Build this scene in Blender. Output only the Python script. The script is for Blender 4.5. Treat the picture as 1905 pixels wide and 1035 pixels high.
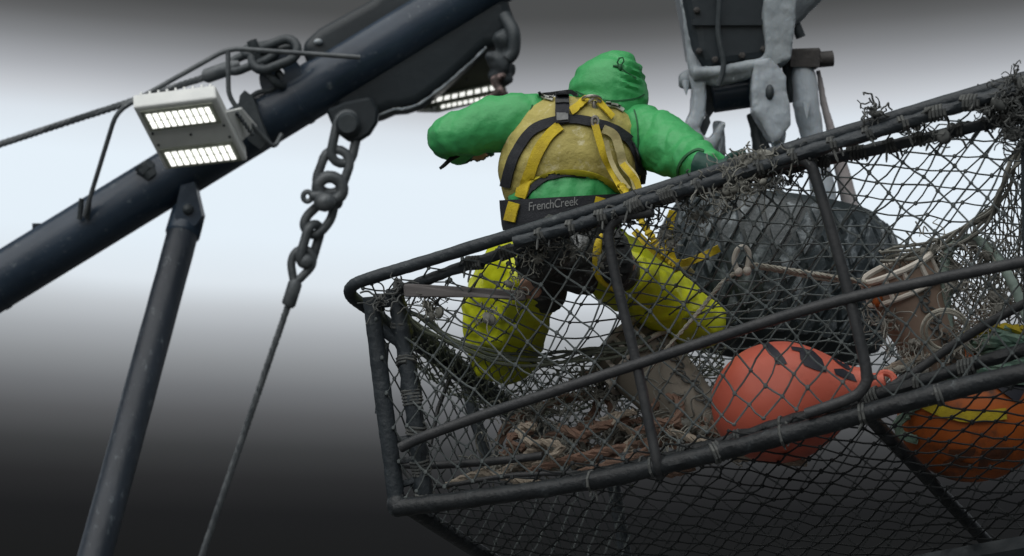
import bpy, bmesh, math, random
from mathutils import Vector, Matrix, noise
from mathutils.bvhtree import BVHTree
random.seed(7)
V = Vector
scene = bpy.context.scene
for o in list(bpy.data.objects): bpy.data.objects.remove(o)
COL = scene.collection

# ------------------------------------------------------------------ camera
FPX, CX, CY = 3956.0, 952.5, 517.5            # focal length and centre, in photo pixels
PITCH = math.radians(19.0)
CAM = V((0, 0, 4.0))
cd = bpy.data.cameras.new('camera'); cam = bpy.data.objects.new('camera', cd); COL.objects.link(cam)
cam.location = CAM; cam.rotation_euler = (math.pi/2 + PITCH, 0, 0)
cd.sensor_width = 36; cd.lens = FPX/1905*36; cd.clip_start = .1; cd.clip_end = 6000
cd.dof.use_dof = True; cd.dof.focus_distance = 7.1; cd.dof.aperture_fstop = 2.3
scene.camera = cam
CR = V((1, 0, 0)); CD = V((0, math.sin(PITCH), -math.cos(PITCH))); CF = V((0, math.cos(PITCH), math.sin(PITCH)))
def c2w(x, y, z): return CAM + CR*x + CD*y + CF*z
def P(px, py, z): return c2w((px-CX)/FPX*z, (py-CY)/FPX*z, z)
def pxy(p):
    d = p-CAM; z = d.dot(CF); return (CX+FPX*d.dot(CR)/z, CY+FPX*d.dot(CD)/z, z)

# ------------------------------------------------------------------ sky, sun, exposure
EXPO = 1.0
scene.view_settings.view_transform = 'Standard'; scene.view_settings.look = 'None'
scene.view_settings.exposure = EXPO; scene.view_settings.gamma = 1
scene.view_settings.use_curve_mapping = False
def s2l(c):
    c /= 255.0
    return c/12.92 if c <= .04045 else ((c+.055)/1.055)**2.4
world = bpy.data.worlds.new('World'); scene.world = world; world.use_nodes = True
nt = world.node_tree; nt.nodes.clear()
def N(t, **kw):
    n = nt.nodes.new(t)
    for k, v in kw.items(): setattr(n, k, v)
    return n
SUN_EL, SUN_AZ = math.radians(48), math.radians(-158)
sky = N('ShaderNodeTexSky', sky_type='NISHITA', sun_disc=False, sun_elevation=SUN_EL, sun_rotation=SUN_AZ, air_density=1.5, dust_density=4)
tc = N('ShaderNodeTexCoord'); sep = N('ShaderNodeSeparateXYZ'); nt.links.new(tc.outputs['Generated'], sep.inputs[0])
nz = N('ShaderNodeTexNoise'); nz.inputs['Scale'].default_value = 3.5; nz.inputs['Detail'].default_value = 3
nt.links.new(tc.outputs['Generated'], nz.inputs['Vector'])
m1 = N('ShaderNodeMath', operation='MULTIPLY_ADD'); m1.inputs[1].default_value = .012; nt.links.new(nz.outputs['Fac'], m1.inputs[0])
nt.links.new(sep.outputs['Z'], m1.inputs[2])
Z0, Z1 = .15, .50
mr = N('ShaderNodeMapRange'); mr.inputs['From Min'].default_value = Z0; mr.inputs['From Max'].default_value = Z1
nt.links.new(m1.outputs[0], mr.inputs['Value'])
ramp = N('ShaderNodeValToRGB'); nt.links.new(mr.outputs[0], ramp.inputs[0])
# sky ramp: dark fade painted in at the horizon and overhead, pale band between
stops = [(1020,(26,26,26)),(935,(29,29,30)),(870,(42,42,43)),(812,(60,61,62)),(752,(88,89,91)),(702,(113,115,118)),(652,(140,143,146)),(602,(165,169,173)),
         (552,(193,198,203)),(507,(222,230,237)),(430,(229,240,249)),(290,(230,241,250)),(215,(219,227,235)),(175,(199,203,209)),(130,(168,171,176)),(75,(129,131,134)),(30,(97,98,99)),(-10,(76,77,77))]
el = ramp.color_ramp.elements
while len(el) > 1: el.remove(el[-1])
for i, (y, c) in enumerate(stops):
    if y > 450: y += 12
    yy = (CY-y)/FPX; xx = .19
    sz = (math.sin(PITCH)+yy*math.cos(PITCH))/math.sqrt(1+xx*xx+yy*yy) + .006
    pos = (sz-Z0)/(Z1-Z0)
    e = el[0] if i == 0 else el.new(pos)
    e.position = pos
    e.color = [s2l(v)/2**EXPO for v in c] + [1]
sc = N('ShaderNodeVectorMath', operation='SCALE'); sc.inputs['Scale'].default_value = 10
nt.links.new(ramp.outputs['Color'], sc.inputs[0])
mx = N('ShaderNodeMix', data_type='RGBA'); mx.inputs['Factor'].default_value = .997
nt.links.new(sky.outputs[0], mx.inputs['A']); nt.links.new(sc.outputs[0], mx.inputs['B'])
bg = N('ShaderNodeBackground'); bg.inputs['Strength'].default_value = .1
nt.links.new(mx.outputs['Result'], bg.inputs['Color'])
wo = N('ShaderNodeOutputWorld'); nt.links.new(bg.outputs[0], wo.inputs[0])
sd = bpy.data.lights.new('sun', 'SUN'); sd.energy = 1.5; sd.angle = math.radians(90); sd.color = (1, .98, .95)
sun = bpy.data.objects.new('sun', sd); COL.objects.link(sun)
sdir = V((math.sin(SUN_AZ)*math.cos(SUN_EL), math.cos(SUN_AZ)*math.cos(SUN_EL), math.sin(SUN_EL)))
sun.rotation_euler = sdir.to_track_quat('Z', 'Y').to_euler(); sun.location = (0, 0, 30)

# ------------------------------------------------------------------ materials
MATS = {}
def mat(name, col, rough=.6, metal=0, col2=None, nscale=6, contrast=.35, bump=.0, bscale=30, emit=0, stretch=None, col3=None, n3=18, t3=(.58,.7), sss=0):
    m = bpy.data.materials.new(name); m.use_nodes = True; t = m.node_tree
    b = t.nodes['Principled BSDF']; L = t.links.new
    b.inputs['Base Color'].default_value = (*col, 1); b.inputs['Roughness'].default_value = rough; b.inputs['Metallic'].default_value = metal
    b.inputs['Specular IOR Level'].default_value = .4
    if sss: b.inputs['Subsurface Weight'].default_value = sss; b.inputs['Subsurface Radius'].default_value = (.02,.03,.04)
    co = t.nodes.new('ShaderNodeTexCoord'); src = co.outputs['Object']
    if stretch:
        mp = t.nodes.new('ShaderNodeMapping'); mp.inputs['Scale'].default_value = stretch; L(src, mp.inputs[0]); src = mp.outputs[0]
    def nse(s, d=4, r=.6):
        n = t.nodes.new('ShaderNodeTexNoise'); n.inputs['Scale'].default_value = s; n.inputs['Detail'].default_value = d; n.inputs['Roughness'].default_value = r
        L(src, n.inputs['Vector']); return n.outputs['Fac']
    cur = None
    if col2:
        r = t.nodes.new('ShaderNodeValToRGB'); r.color_ramp.elements[0].position = .5-contrast/2; r.color_ramp.elements[1].position = .5+contrast/2
        r.color_ramp.elements[0].color = (*col, 1); r.color_ramp.elements[1].color = (*col2, 1)
        L(nse(nscale), r.inputs[0]); cur = r.outputs[0]
    if col3:
        r3 = t.nodes.new('ShaderNodeMapRange'); r3.inputs['From Min'].default_value = t3[0]; r3.inputs['From Max'].default_value = t3[1]
        L(nse(n3, 6, .7), r3.inputs['Value'])
        x = t.nodes.new('ShaderNodeMix'); x.data_type = 'RGBA'; L(r3.outputs[0], x.inputs['Factor'])
        if cur: L(cur, x.inputs['A'])
        else: x.inputs['A'].default_value = (*col, 1)
        x.inputs['B'].default_value = (*col3, 1); cur = x.outputs['Result']
    if cur: L(cur, b.inputs['Base Color'])
    if bump:
        bn = t.nodes.new('ShaderNodeBump'); bn.inputs['Strength'].default_value = bump; bn.inputs['Distance'].default_value = .01
        L(nse(bscale, 5), bn.inputs['Height']); L(bn.outputs[0], b.inputs['Normal'])
    if emit:
        b.inputs['Emission Color'].default_value = (1, 1, .96, 1); b.inputs['Emission Strength'].default_value = emit
    MATS[name] = m; return m
mat('boom_paint', (.011,.023,.04), .3, 0, (.034,.055,.085), 3, .5, .15, 40, col3=(.16,.19,.21), n3=22, t3=(.6,.78))
mat('boom_head', (.012,.018,.023), .45, 0, (.026,.036,.044), 2.5, .5, .15, 30, col3=(.12,.14,.15), n3=16, t3=(.66,.8))
mat('frosted_pipe', (.009,.015,.024), .45, 0, (.02,.029,.042), 8, .4, .3, 30, stretch=(1,1,.5), col3=(.15,.18,.2), n3=34, t3=(.58,.8))
mat('steel', (.06,.072,.082), .4, .2, (.14,.155,.165), 14, .5, .25, 60, col3=(.2,.22,.23), n3=30, t3=(.6,.75))
mat('dark_steel', (.03,.04,.047), .5, .1, (.065,.077,.085), 14, .5, .25, 60)
mat('rusty', (.09,.065,.06), .8, 0, (.03,.03,.032), 14, .4, .4, 50, col3=(.38,.28,.27), n3=22, t3=(.5,.65))
mat('pot_bar', (.016,.022,.028), .5, 0, (.04,.05,.058), 10, .5, .5, 45, col3=(.13,.15,.15), n3=24, t3=(.6,.78))
mat('pot_bar_shaded', (.008,.01,.012), .5, 0, (.02,.025,.029), 10, .5, .5, 45, col3=(.12,.14,.15), n3=20, t3=(.6,.8))  # darker copy of pot_bar: the fade over the low bars is put into its colour
mat('pot_rod', (.024,.028,.032), .5, 0, (.048,.05,.053), 12, .5, .3, 60)
mat('twine', (.05,.065,.07), .75, 0, (.12,.135,.135), 30, .5)
mat('twine_shaded', (.012,.016,.018), .8, 0, (.03,.034,.036), 40, .5)  # twine darkened for the bottom net, shade painted into the colour
mat('twine_green', (.09,.115,.095), .9, 0, (.2,.22,.18), 18, .5)
mat('twine_pale', (.16,.165,.15), .9, 0, (.32,.31,.28), 18, .5)
mat('fray', (.11,.115,.105), .95, 0, (.28,.28,.25), 25, .5)
mat('dark_fray', (.04,.047,.05), .95, 0, (.13,.135,.13), 25, .5)
mat('green_jacket', (.045,.33,.1), .45, 0, (.06,.39,.13), 5, .5, .35, 38, col3=(.02,.14,.05), n3=6, t3=(.62,.85))
mat('green_dark', (.018,.1,.04), .7)
mat('yellow_pants', (.52,.57,.012), .36, 0, (.62,.68,.02), 5, .5, .35, 30, col3=(.3,.28,.02), n3=9, t3=(.6,.85))
mat('vest_olive', (.47,.41,.12), .65, 0, (.34,.29,.09), 7, .45, .5, 60, col3=(.62,.58,.36), n3=24, t3=(.56,.72))
mat('vest_trim', (.55,.5,.03), .6, 0, (.38,.33,.03), 12, .4, .2, 60)
mat('reflective', (.55,.56,.54), .4, 0, (.36,.36,.33), 20, .5)
mat('black_web', (.009,.011,.016), .75, 0, (.02,.023,.03), 60, .5, .4, 160)
mat('yellow_web', (.6,.46,.012), .7, 0, (.42,.31,.02), 14, .4, .4, 140)
mat('cream_web', (.55,.5,.26), .8, 0, (.35,.3,.14), 22, .4, .3, 140)
mat('chrome', (.5,.48,.44), .3, .8, (.3,.28,.25), 30, .5)
mat('letter_grey', (.14,.15,.15), .6, 0, (.22,.23,.23), 60, .4)
mat('rubber', (.012,.015,.017), .55, 0, (.03,.035,.037), 10, .5, .3, 60, col3=(.2,.22,.24), n3=12, t3=(.62,.8))
mat('boot_rubber', (.018,.022,.023), .55, 0, (.06,.065,.065), 10, .4, .4, 60, col3=(.35,.37,.38), n3=11, t3=(.56,.7))
mat('skin', (.5,.3,.22), .5)
mat('hair', (.03,.02,.015), .6)
mat('eye', (.7,.7,.7), .2)
mat('glove', (.014,.05,.045), .55, 0, (.02,.08,.06), 10, .5, .2, 60)
mat('tyre_rubber', (.011,.018,.021), .38, 0, (.028,.038,.042), 7, .5, .35, 50)
mat('tyre_frost', (.02,.029,.034), .36, 0, (.045,.058,.066), 9, .5, .4, 50, col3=(.26,.3,.33), n3=16, t3=(.5,.72))
mat('ice', (.62,.68,.73), .28, 0, (.44,.5,.55), 8, .5, .5, 60, stretch=(1,1,.4), sss=.35)
mat('ice_grey', (.36,.41,.45), .3, 0, (.5,.56,.6), 6, .5, .5, 50, stretch=(1,1,.4), sss=.2, col3=(.12,.145,.165), n3=4, t3=(.5,.75))
for k_ in ('ice', 'ice_grey'):
    b_ = MATS[k_].node_tree.nodes['Principled BSDF']; b_.inputs['Transmission Weight'].default_value = .35 if k_ == 'ice' else .2; b_.inputs['IOR'].default_value = 1.31
mat('worn_steel', (.035,.035,.036), .6, 0, (.065,.06,.058), 12, .5, .4, 50, col3=(.16,.14,.13), n3=20, t3=(.58,.75))
mat('pale_post', (.32,.29,.29), .5, 0, (.4,.39,.4), 8, .5, .4, 40, stretch=(1,1,.4))
mat('lamp_housing', (.74,.77,.76), .5, 0, (.6,.63,.63), 8, .5, .1, 30)
mat('lamp_dark', (.13,.14,.1), .5, 0, (.09,.1,.08), 8, .5)
mat('led_glow', (.9,.9,.85), .4, emit=.72)
mat('led_dim', (.9,.9,.85), .4, emit=.5)
mat('lens', (.2,.22,.18), .3, 0, (.3,.32,.27), 30, .4)
mat('orange_buoy', (.52,.1,.062), .45, 0, (.62,.15,.1), 4, .6, .06, 80, col3=(.45,.09,.06), n3=14, t3=(.6,.8))
mat('orange_buoy_bright', (.5,.12,.015), .5, 0, (.3,.075,.02), 6, .6, .1, 80, col3=(.09,.04,.02), n3=8, t3=(.5,.68))
mat('faded_print', (.16,.05,.015), .55, 0, (.05,.025,.018), 20, .4)
mat('buoy_black', (.014,.016,.026), .5)
mat('tan_plastic', (.36,.26,.2), .6, 0, (.24,.18,.145), 5, .5, .15, 40, col3=(.16,.13,.1), n3=16, t3=(.57,.75))
mat('grey_plastic', (.22,.2,.165), .6, 0, (.15,.135,.11), 5, .5, .15, 40, col3=(.08,.075,.06), n3=16, t3=(.57,.75))
mat('white_plastic', (.66,.63,.57), .5, 0, (.46,.43,.38), 9, .5, .1, 40)
mat('orange_rope', (.25,.15,.11), .85, 0, (.15,.105,.08), 16, .4, .5, 90)
mat('tan_rope', (.4,.35,.28), .9, 0, (.26,.22,.18), 16, .4, .5, 90)
mat('white_rope', (.42,.41,.36), .85, 0, (.26,.25,.21), 16, .4, .4, 90)
mat('green_hose', (.33,.43,.38), .6, 0, (.24,.31,.28), 12, .4, .3, 60)
mat('green_rope', (.1,.2,.16), .85, 0, (.2,.28,.22), 16, .4, .5, 90)
mat('yellow_rope', (.5,.4,.02), .8, 0, (.35,.27,.02), 16, .4, .4, 90)
mat('wood', (.17,.16,.16), .85, 0, (.11,.105,.105), 10, .5, .4, 30, stretch=(.12,1,1), col3=(.04,.03,.03), n3=9, t3=(.58,.66))
mat('deck_steel', (.045,.05,.05), .6, 0, (.08,.08,.08), 2, .5)
mat('sea', (.006,.009,.011), .15, 0, (.01,.014,.017), .05, .5)

# ------------------------------------------------------------------ mesh helpers
def frame(d, up=None):
    d = d.normalized(); up = up or V((0, 0, 1))
    if abs(d.dot(up)) > .98: up = V((1, 0, 0))
    s = d.cross(up).normalized(); return s, s.cross(d).normalized()
def spline(pts, n=8, closed=False):
    k = len(pts); out = []
    if k == 2 and not closed: return [pts[0].lerp(pts[1], i/n) for i in range(n+1)]
    rng = range(k) if closed else range(k-1)
    for i in rng:
        g = (lambda j: pts[j % k]) if closed else (lambda j: pts[min(max(j, 0), k-1)])
        a, b, c, d = g(i-1), g(i), g(i+1), g(i+2)
        for q in range(n):
            t = q/n
            out.append(.5*((2*b)+(c-a)*t+(2*a-5*b+4*c-d)*t*t+(3*b-a-3*c+d)*t**3))
    if not closed: out.append(pts[-1].copy())
    return out
class MB:
    def __init__(s): s.v = []; s.f = []
    def ring_join(s, rings, closed_path=False, caps=True):
        n = len(rings[0]); base = len(s.v)
        for r in rings: s.v += r
        m = len(rings)
        for i in range(m if closed_path else m-1):
            a = base+i*n; b = base+((i+1) % m)*n
            for j in range(n): s.f.append((a+j, a+(j+1) % n, b+(j+1) % n, b+j))
        if caps and not closed_path:
            s.f.append(tuple(base+j for j in range(n-1, -1, -1))); s.f.append(tuple(base+(m-1)*n+j for j in range(n)))
        return s
    def tube(s, pts, r, seg=8, closed=False, caps=True, up=None, rough=0, flat=1.0):
        k = len(pts); rings = []; prev = None
        for i, p in enumerate(pts):
            a = pts[(i-1) % k] if (closed or i > 0) else p
            b = pts[(i+1) % k] if (closed or i < k-1) else p
            d = b-a
            if d.length < 1e-9: d = V((0, 0, 1))
            d.normalize()
            if prev is None: u, w = frame(d, up)
            else:
                u = prev-d*prev.dot(d)
                if u.length < 1e-6: u, w = frame(d, up)
                u.normalize()
            w = d.cross(u).normalized(); prev = u
            rr = r[i] if isinstance(r, (list, tuple)) else r
            ring = []
            for j in range(seg):
                t = 2*math.pi*j/seg
                q = rr*(1+(random.uniform(-rough, rough) if rough else 0))
                ring.append(p+u*math.cos(t)*q+w*math.sin(t)*q*flat)
            rings.append(ring)
        return s.ring_join(rings, closed, caps)
    def box(s, c, ax, ay, az):      # half vectors
        b = len(s.v)
        for x in (-1, 1):
            for y in (-1, 1):
                for z in (-1, 1): s.v.append(c+ax*x+ay*y+az*z)
        for q in ((0,1,3,2),(4,6,7,5),(0,4,5,1),(2,3,7,6),(0,2,6,4),(1,5,7,3)): s.f.append(tuple(b+i for i in q))
        return s
    def prism(s, poly, ext, bevel=0):
        n = len(poly); b = len(s.v)
        s.v += [p.copy() for p in poly]+[p+ext for p in poly]
        s.f.append(tuple(range(b+n-1, b-1, -1))); s.f.append(tuple(range(b+n, b+2*n)))
        for j in range(n): s.f.append((b+j, b+(j+1) % n, b+n+(j+1) % n, b+n+j))
        return s
    def plate_hole(s, outer, inner, ext):      # outer / inner rings of equal count
        n = len(outer); b = len(s.v)
        s.v += outer+inner+[p+ext for p in outer]+[p+ext for p in inner]
        for j in range(n):
            k = (j+1) % n
            s.f += [(b+j, b+k, b+n+k, b+n+j), (b+2*n+j, b+3*n+j, b+3*n+k, b+2*n+k), (b+j, b+2*n+j, b+2*n+k, b+k), (b+n+j, b+n+k, b+3*n+k, b+3*n+j)]
        return s
    def lathe(s, prof, c, axis, seg=32, caps=True, ref=None):       # prof: (h, r) along the axis
        axis = axis.normalized(); u, w = frame(axis, ref); rings = []
        for h, r in prof:
            rings.append([c+axis*h+(u*math.cos(2*math.pi*j/seg)+w*math.sin(2*math.pi*j/seg))*r for j in range(seg)])
        return s.ring_join(rings, False, caps)
    def ell(s, c, ax, ay, az, n=12, m=8):
        rings = []
        for i in range(m+1):
            t = math.pi*(i+.02)/(m+.04); rings.append([c+az*math.cos(t)+(ax*math.cos(2*math.pi*j/n)+ay*math.sin(2*math.pi*j/n))*math.sin(t) for j in range(n)])
        return s.ring_join(rings)
    def loft(s, secs, seg=28, n=6, right=CR, axis=None):     # secs: (centre, half width, half depth); superellipse sections
        cs = spline([a[0] for a in secs], n); ws = spline([V((a[1], a[2], 0)) for a in secs], n); rings = []
        for i, c in enumerate(cs):
            d = axis or (cs[min(i+1, len(cs)-1)]-cs[max(i-1, 0)]).normalized()
            u = (right-d*right.dot(d)).normalized(); w = d.cross(u)
            rings.append([c+u*math.cos(2*math.pi*j/seg)*ws[i].x+w*math.sin(2*math.pi*j/seg)*ws[i].y for j in range(seg)])
        return s.ring_join(rings)
    def build(s, name, m, parent=None, smooth=True, origin=None):
        me = bpy.data.meshes.new(name)
        og = ORI[parent.name] if parent else (origin or V((0, 0, 0)))
        me.from_pydata([tuple(p-og) for p in s.v], [], s.f); me.update()
        return link(name, me, m, parent, og, smooth)
ORI = {}
def link(name, me, m, parent=None, og=None, smooth=True):
    o = bpy.data.objects.new(name, me); COL.objects.link(o)
    if m: me.materials.clear(); me.materials.append(MATS[m] if isinstance(m, str) else m)
    if parent: o.parent = parent
    elif og is not None: o.location = og
    ORI[o.name] = og if og is not None else V((0, 0, 0))
    if smooth:
        for p in me.polygons: p.use_smooth = True
        try: me.set_sharp_from_angle(angle=math.radians(42))
        except Exception: pass
    return o
def tag(o, label=None, cat=None, group=None, kind=None):
    if label: o['label'] = label
    if cat: o['category'] = cat
    if group: o['group'] = group
    if kind: o['kind'] = kind
    return o
def thing(name, loc, label, cat, group=None):
    o = bpy.data.objects.new(name, None); COL.objects.link(o); o.location = loc; o.empty_display_size = .1
    ORI[o.name] = V(loc); return tag(o, label, cat, group)
def remesh(mb, voxel, smooth=3, disp=None):
    me = bpy.data.meshes.new('tmp'); me.from_pydata([tuple(p) for p in mb.v], [], mb.f); me.update()
    bm = bmesh.new(); bm.from_mesh(me); bmesh.ops.recalc_face_normals(bm, faces=bm.faces); bm.to_mesh(me); bm.free()
    o = bpy.data.objects.new('tmp', me); COL.objects.link(o)
    r = o.modifiers.new('r', 'REMESH'); r.mode = 'VOXEL'; r.voxel_size = voxel
    if smooth: sm = o.modifiers.new('s', 'SMOOTH'); sm.iterations = smooth; sm.factor = .5
    dg = bpy.context.evaluated_depsgraph_get(); ev = o.evaluated_get(dg)
    out = bpy.data.meshes.new_from_object(ev)
    bpy.data.objects.remove(o); bpy.data.meshes.remove(me)
    if disp:
        ns = [v.normal.copy() for v in out.vertices]
        for v, n in zip(out.vertices, ns): v.co += n*disp(v.co)
        out.update()
    return out
def place(name, me, m, parent):        # a world-space mesh under its thing
    og = ORI[parent.name]
    me.transform(Matrix.Translation(-og)); me.name = name
    return link(name, me, m, parent, og)
def bvh_of(*meshes):                   # world-space meshes
    vs, fs = [], []
    for me in meshes:
        b = len(vs); vs += [v.co.copy() for v in me.vertices]; fs += [tuple(b+i for i in p.vertices) for p in me.polygons]
    return BVHTree.FromPolygons(vs, fs)
def bvh_mb(mb): return BVHTree.FromPolygons(mb.v, mb.f)
def hit(bv, px, py):
    d = (P(px, py, 5)-CAM).normalized(); return bv.ray_cast(CAM, d)[:2]
def strap(bv, pts, wpx, th, lift=.004, n=10, zfall=None):    # webbing that lies on a surface; pts are where it runs
    sp = spline([V((x, y, 0)) for x, y in pts], n); mb = MB(); rings = []; lastz = zfall
    for i, p in enumerate(sp):
        d = (sp[min(i+1, len(sp)-1)]-sp[max(i-1, 0)]).normalized(); q = V((-d.y, d.x, 0))*(wpx/2 if not callable(wpx) else wpx(i/(len(sp)-1))/2)
        edge = []
        for s in (-1, -.33, .33, 1):
            a = p+q*s; h, nn = hit(bv, a.x, a.y)
            if h is None: h = P(a.x, a.y, lastz or 7.3); nn = -CF
            else: lastz = pxy(h)[2]
            if nn.dot(CF) > 0: nn = -nn
            edge.append((h+nn*lift, h+nn*(lift+th)))
        rings.append([e[1] for e in edge]+[e[0] for e in reversed(edge)])
    mb.ring_join(rings); return mb
def decal(bv, polys, th=.003):         # flat print: outlines cut into small cells and laid on a surface
    mb = MB()
    for poly in polys:
        bm = bmesh.new(); vs = [bm.verts.new((x, y, 0)) for x, y in poly]; bm.faces.new(vs)
        for it in range(3):
            lng = [e for e in bm.edges if e.calc_length() > 6]
            if not lng: break
            bmesh.ops.triangulate(bm, faces=bm.faces); bmesh.ops.subdivide_edges(bm, edges=[e for e in bm.edges if e.calc_length() > 6], cuts=1)
        bmesh.ops.triangulate(bm, faces=bm.faces)
        b = len(mb.v); bm.verts.index_update(); ok = {}
        for v in bm.verts:
            h, n = hit(bv, v.co.x, v.co.y)
            if h is None: ok[v.index] = None; mb.v.append(V((0, 0, -50))); continue
            if n.dot(CF) > 0: n = -n
            ok[v.index] = 1; mb.v.append(h+n*th)
        for f in bm.faces:
            if all(ok[v.index] for v in f.verts): mb.f.append(tuple(b+v.index for v in f.verts))
        bm.free()
    return mb
def nz3(p, f, s=0): return noise.noise(V((p.x*f+s, p.y*f+s*1.7, p.z*f-s)))
def ridge(p, f, s=0): return 1-abs(nz3(p, f, s))*2

# ------------------------------------------------------------------ pot space: u to the right along the front, v down from the top, w into the depth
RF = [[0.889,0.0404,0.4562],[-0.2435,0.8853,0.3961],[-0.3878,-0.4632,0.7969]]
TF = (-.454, -.019, 7.132); PW, PH, PD = 2.13, .86, 2.0
def PP(u, v, w):
    c = [TF[i]+RF[i][0]*u+RF[i][1]*v+RF[i][2]*w for i in range(3)]; return c2w(*c)
# the worn front frame, bent out of true: its corners
FA, FB, FC, FD_ = P(676, 535, 7.13), P(738, 930, 7.1), P(1915, 143, 6.30), P(1925, 684, 6.32)
UU = (PP(1,0,0)-PP(0,0,0)).normalized(); VV = (PP(0,1,0)-PP(0,0,0)).normalized(); WW = (PP(0,0,1)-PP(0,0,0)).normalized()
def FF(a, b, w=0):                     # a 0..1 along, b 0..1 down the front face, w metres in
    return (FA.lerp(FC, a)).lerp(FB.lerp(FD_, a), b)+WW*w

# ------------------------------------------------------------------ the setting: sea and deck
mb = MB(); R = 3000; ring = [V((R*math.cos(i*math.pi/24), R*math.sin(i*math.pi/24), 0)) for i in range(48)]
b0 = len(mb.v); mb.v += ring; mb.f.append(tuple(range(48)))
tag(mb.build('sea', 'sea', smooth=False), kind='structure')
DECK = 2.3
mb = MB(); mb.box(V((0, 7, DECK-.1)), V((6, 0, 0)), V((0, 11, 0)), V((0, 0, .1)))
tag(mb.build('deck', 'deck_steel', smooth=False), kind='structure')
mb = MB(); mb.prism([V((-6, -4, DECK-.22)), V((6, -4, DECK-.22)), V((6, 18, DECK-.22)), V((0, 24, DECK-.22)), V((-6, 18, DECK-.22))], V((0, 0, -2.6)))
tag(mb.build('hull', 'deck_steel', smooth=False), kind='structure')

# ------------------------------------------------------------------ boom across the upper left
ZB = 9.6
bA, bB = P(-330, 725, ZB), P(1000, -88, ZB)
boom = thing('boom', bA, 'thick dark blue steel pipe boom rising from the left edge to a broad black head', 'boom')
rb = 51/FPX*ZB
mb = MB(); pts = [bA.lerp(bB, i/40) for i in range(41)]; mb.tube(pts, rb, 36); mb.build('boom_pipe', 'boom_paint', boom)
d = (bB-bA).normalized()
for t in (.24, .665):
    p = bA.lerp(bB, t); MB().tube([p-d*.012, p+d*.012], rb+.004, 36).build('weld_seam', 'boom_paint', boom)
def px_poly(l, z, zs=None): return [P(x, y, z if zs is None else zs[i]) for i, (x, y) in enumerate(l)]
# the head: a welded box
mb = MB(); mb.prism(px_poly([(556,84),(592,52),(690,-2),(740,-60),(930,-60),(948,10),(962,48),(958,80),(930,90),(905,88),(872,120),(842,146),(815,168),(780,194),(752,203),(728,205),(690,222),(640,212),(600,190)], ZB-.06), CF*.36)
h = mb.build('boom_head', 'boom_head', boom, smooth=False)
bv = h.modifiers.new('b', 'BEVEL'); bv.width = .05; bv.segments = 5; h.data.polygons.foreach_set('use_smooth', [True]*len(h.data.polygons))
mb = MB(); e1 = spline([P(x, y, ZB-.06) for x, y in [(905,88),(872,120),(842,146),(815,168),(780,194),(752,203),(728,205),(690,222)]], 6)
mb.tube(e1, .006, 6, rough=.35); mb.build('frost_edge', 'ice_grey', boom)
# lug with the hole (top left) and the round lug under the head
def ring_px(cx, cy, rx, ry, z, n=24, rot=0): return [P(cx+rx*math.cos(t)*math.cos(rot)-ry*math.sin(t)*math.sin(rot), cy+rx*math.cos(t)*math.sin(rot)+ry*math.sin(t)*math.cos(rot), z) for t in [2*math.pi*i/n for i in range(n)]]
mb = MB(); mb.plate_hole(ring_px(522, 145, 40, 46, ZB-.1), ring_px(520, 137, 9, 11, ZB-.1), CF*.05); mb.build('lug', 'boom_paint', boom, smooth=False)
mb = MB(); mb.prism(px_poly([(606,205),(640,190),(690,180),(704,205),(702,228),(688,250),(668,263),(650,265),(632,252),(618,234)], ZB-.11), CF*.06); mb.build('lug', 'boom_head', boom, smooth=False).modifiers.new('b', 'BEVEL').width = .012
mb = MB(); c = P(648, 232, ZB-.12); mb.lathe([(0,.02),(0,.055),(.03,.055),(.05,.04),(.05,.005)], c, -CF, 20); mb.build('pin_boss', 'dark_steel', boom)
mb = MB(); mb.ell(P(592, 78, ZB-.07), CR*.02, CD*.014, CF*.015); mb.build('hole_glint', 'ice_grey', boom)
mb = MB(); mb.tube([P(264, 306, ZB-.1), P(284, 330, ZB-.1)], [.04, .036], 16); mb.tube([P(268, 311, ZB-.1), P(275, 319, ZB-.1)], .045, 6); mb.build('bolt', 'dark_steel', boom)
mb = MB(); mb.box(P(70, 424, ZB), CR*.02, CD*.02, CF*.02); mb.build('clip', 'frosted_pipe', boom)
mb = MB(); mb.prism(px_poly([(440,215),(446,178),(455,168),(470,180),(480,210),(500,262),(484,278),(462,262)], ZB-.2), CF*.12); mb.build('lamp_bracket', 'dark_steel', boom, smooth=False)
# guard rod round the lamp
g = thing('lamp_guard', P(155, 400, ZB-.15), 'thin bent steel rod guard arching over the lit floodlight on the boom', 'guard')
zg = ZB-.32
def rod_px(pts, z, r, n=5, zs=None): return MB().tube(spline([P(x, y, z if zs is None else zs[i]) for i, (x, y) in enumerate(pts)], n) if n > 1 else [P(x, y, z if zs is None else zs[i]) for i, (x, y) in enumerate(pts)], r, 10)
def bent(pts, rr=.12):     # polyline with rounded corners
    out = [pts[0]]
    for i in range(1, len(pts)-1):
        a, b, c = pts[i-1], pts[i], pts[i+1]
        k = min(.06, (a-b).length*.4, (c-b).length*.4); p, q = b+(a-b).normalized()*k, b+(c-b).normalized()*k
        for t in (0, .25, .5, .75, 1): out.append((p*(1-t)**2)+(b*2*t*(1-t))+(q*t*t))
    return out+[pts[-1]]
MB().tube(bent([P(157, 402, ZB-.16), P(217, 207, zg), P(425, 90, zg), P(670, 107, ZB-.24)]), .011, 10).build('guard_rod', 'steel', g)
MB().tube(bent([P(424, 93, zg), P(425, 178, zg), P(447, 210, ZB-.28), P(510, 276, ZB-.2), P(524, 250, ZB-.17)]), .011, 10).build('guard_rod', 'steel', g)
for dx in (-6, 8): MB().tube([P(158+dx, 370, ZB-.16), P(154+dx, 408, ZB-.14)], .012, 8).build('guard_foot', 'dark_steel', g)

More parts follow.
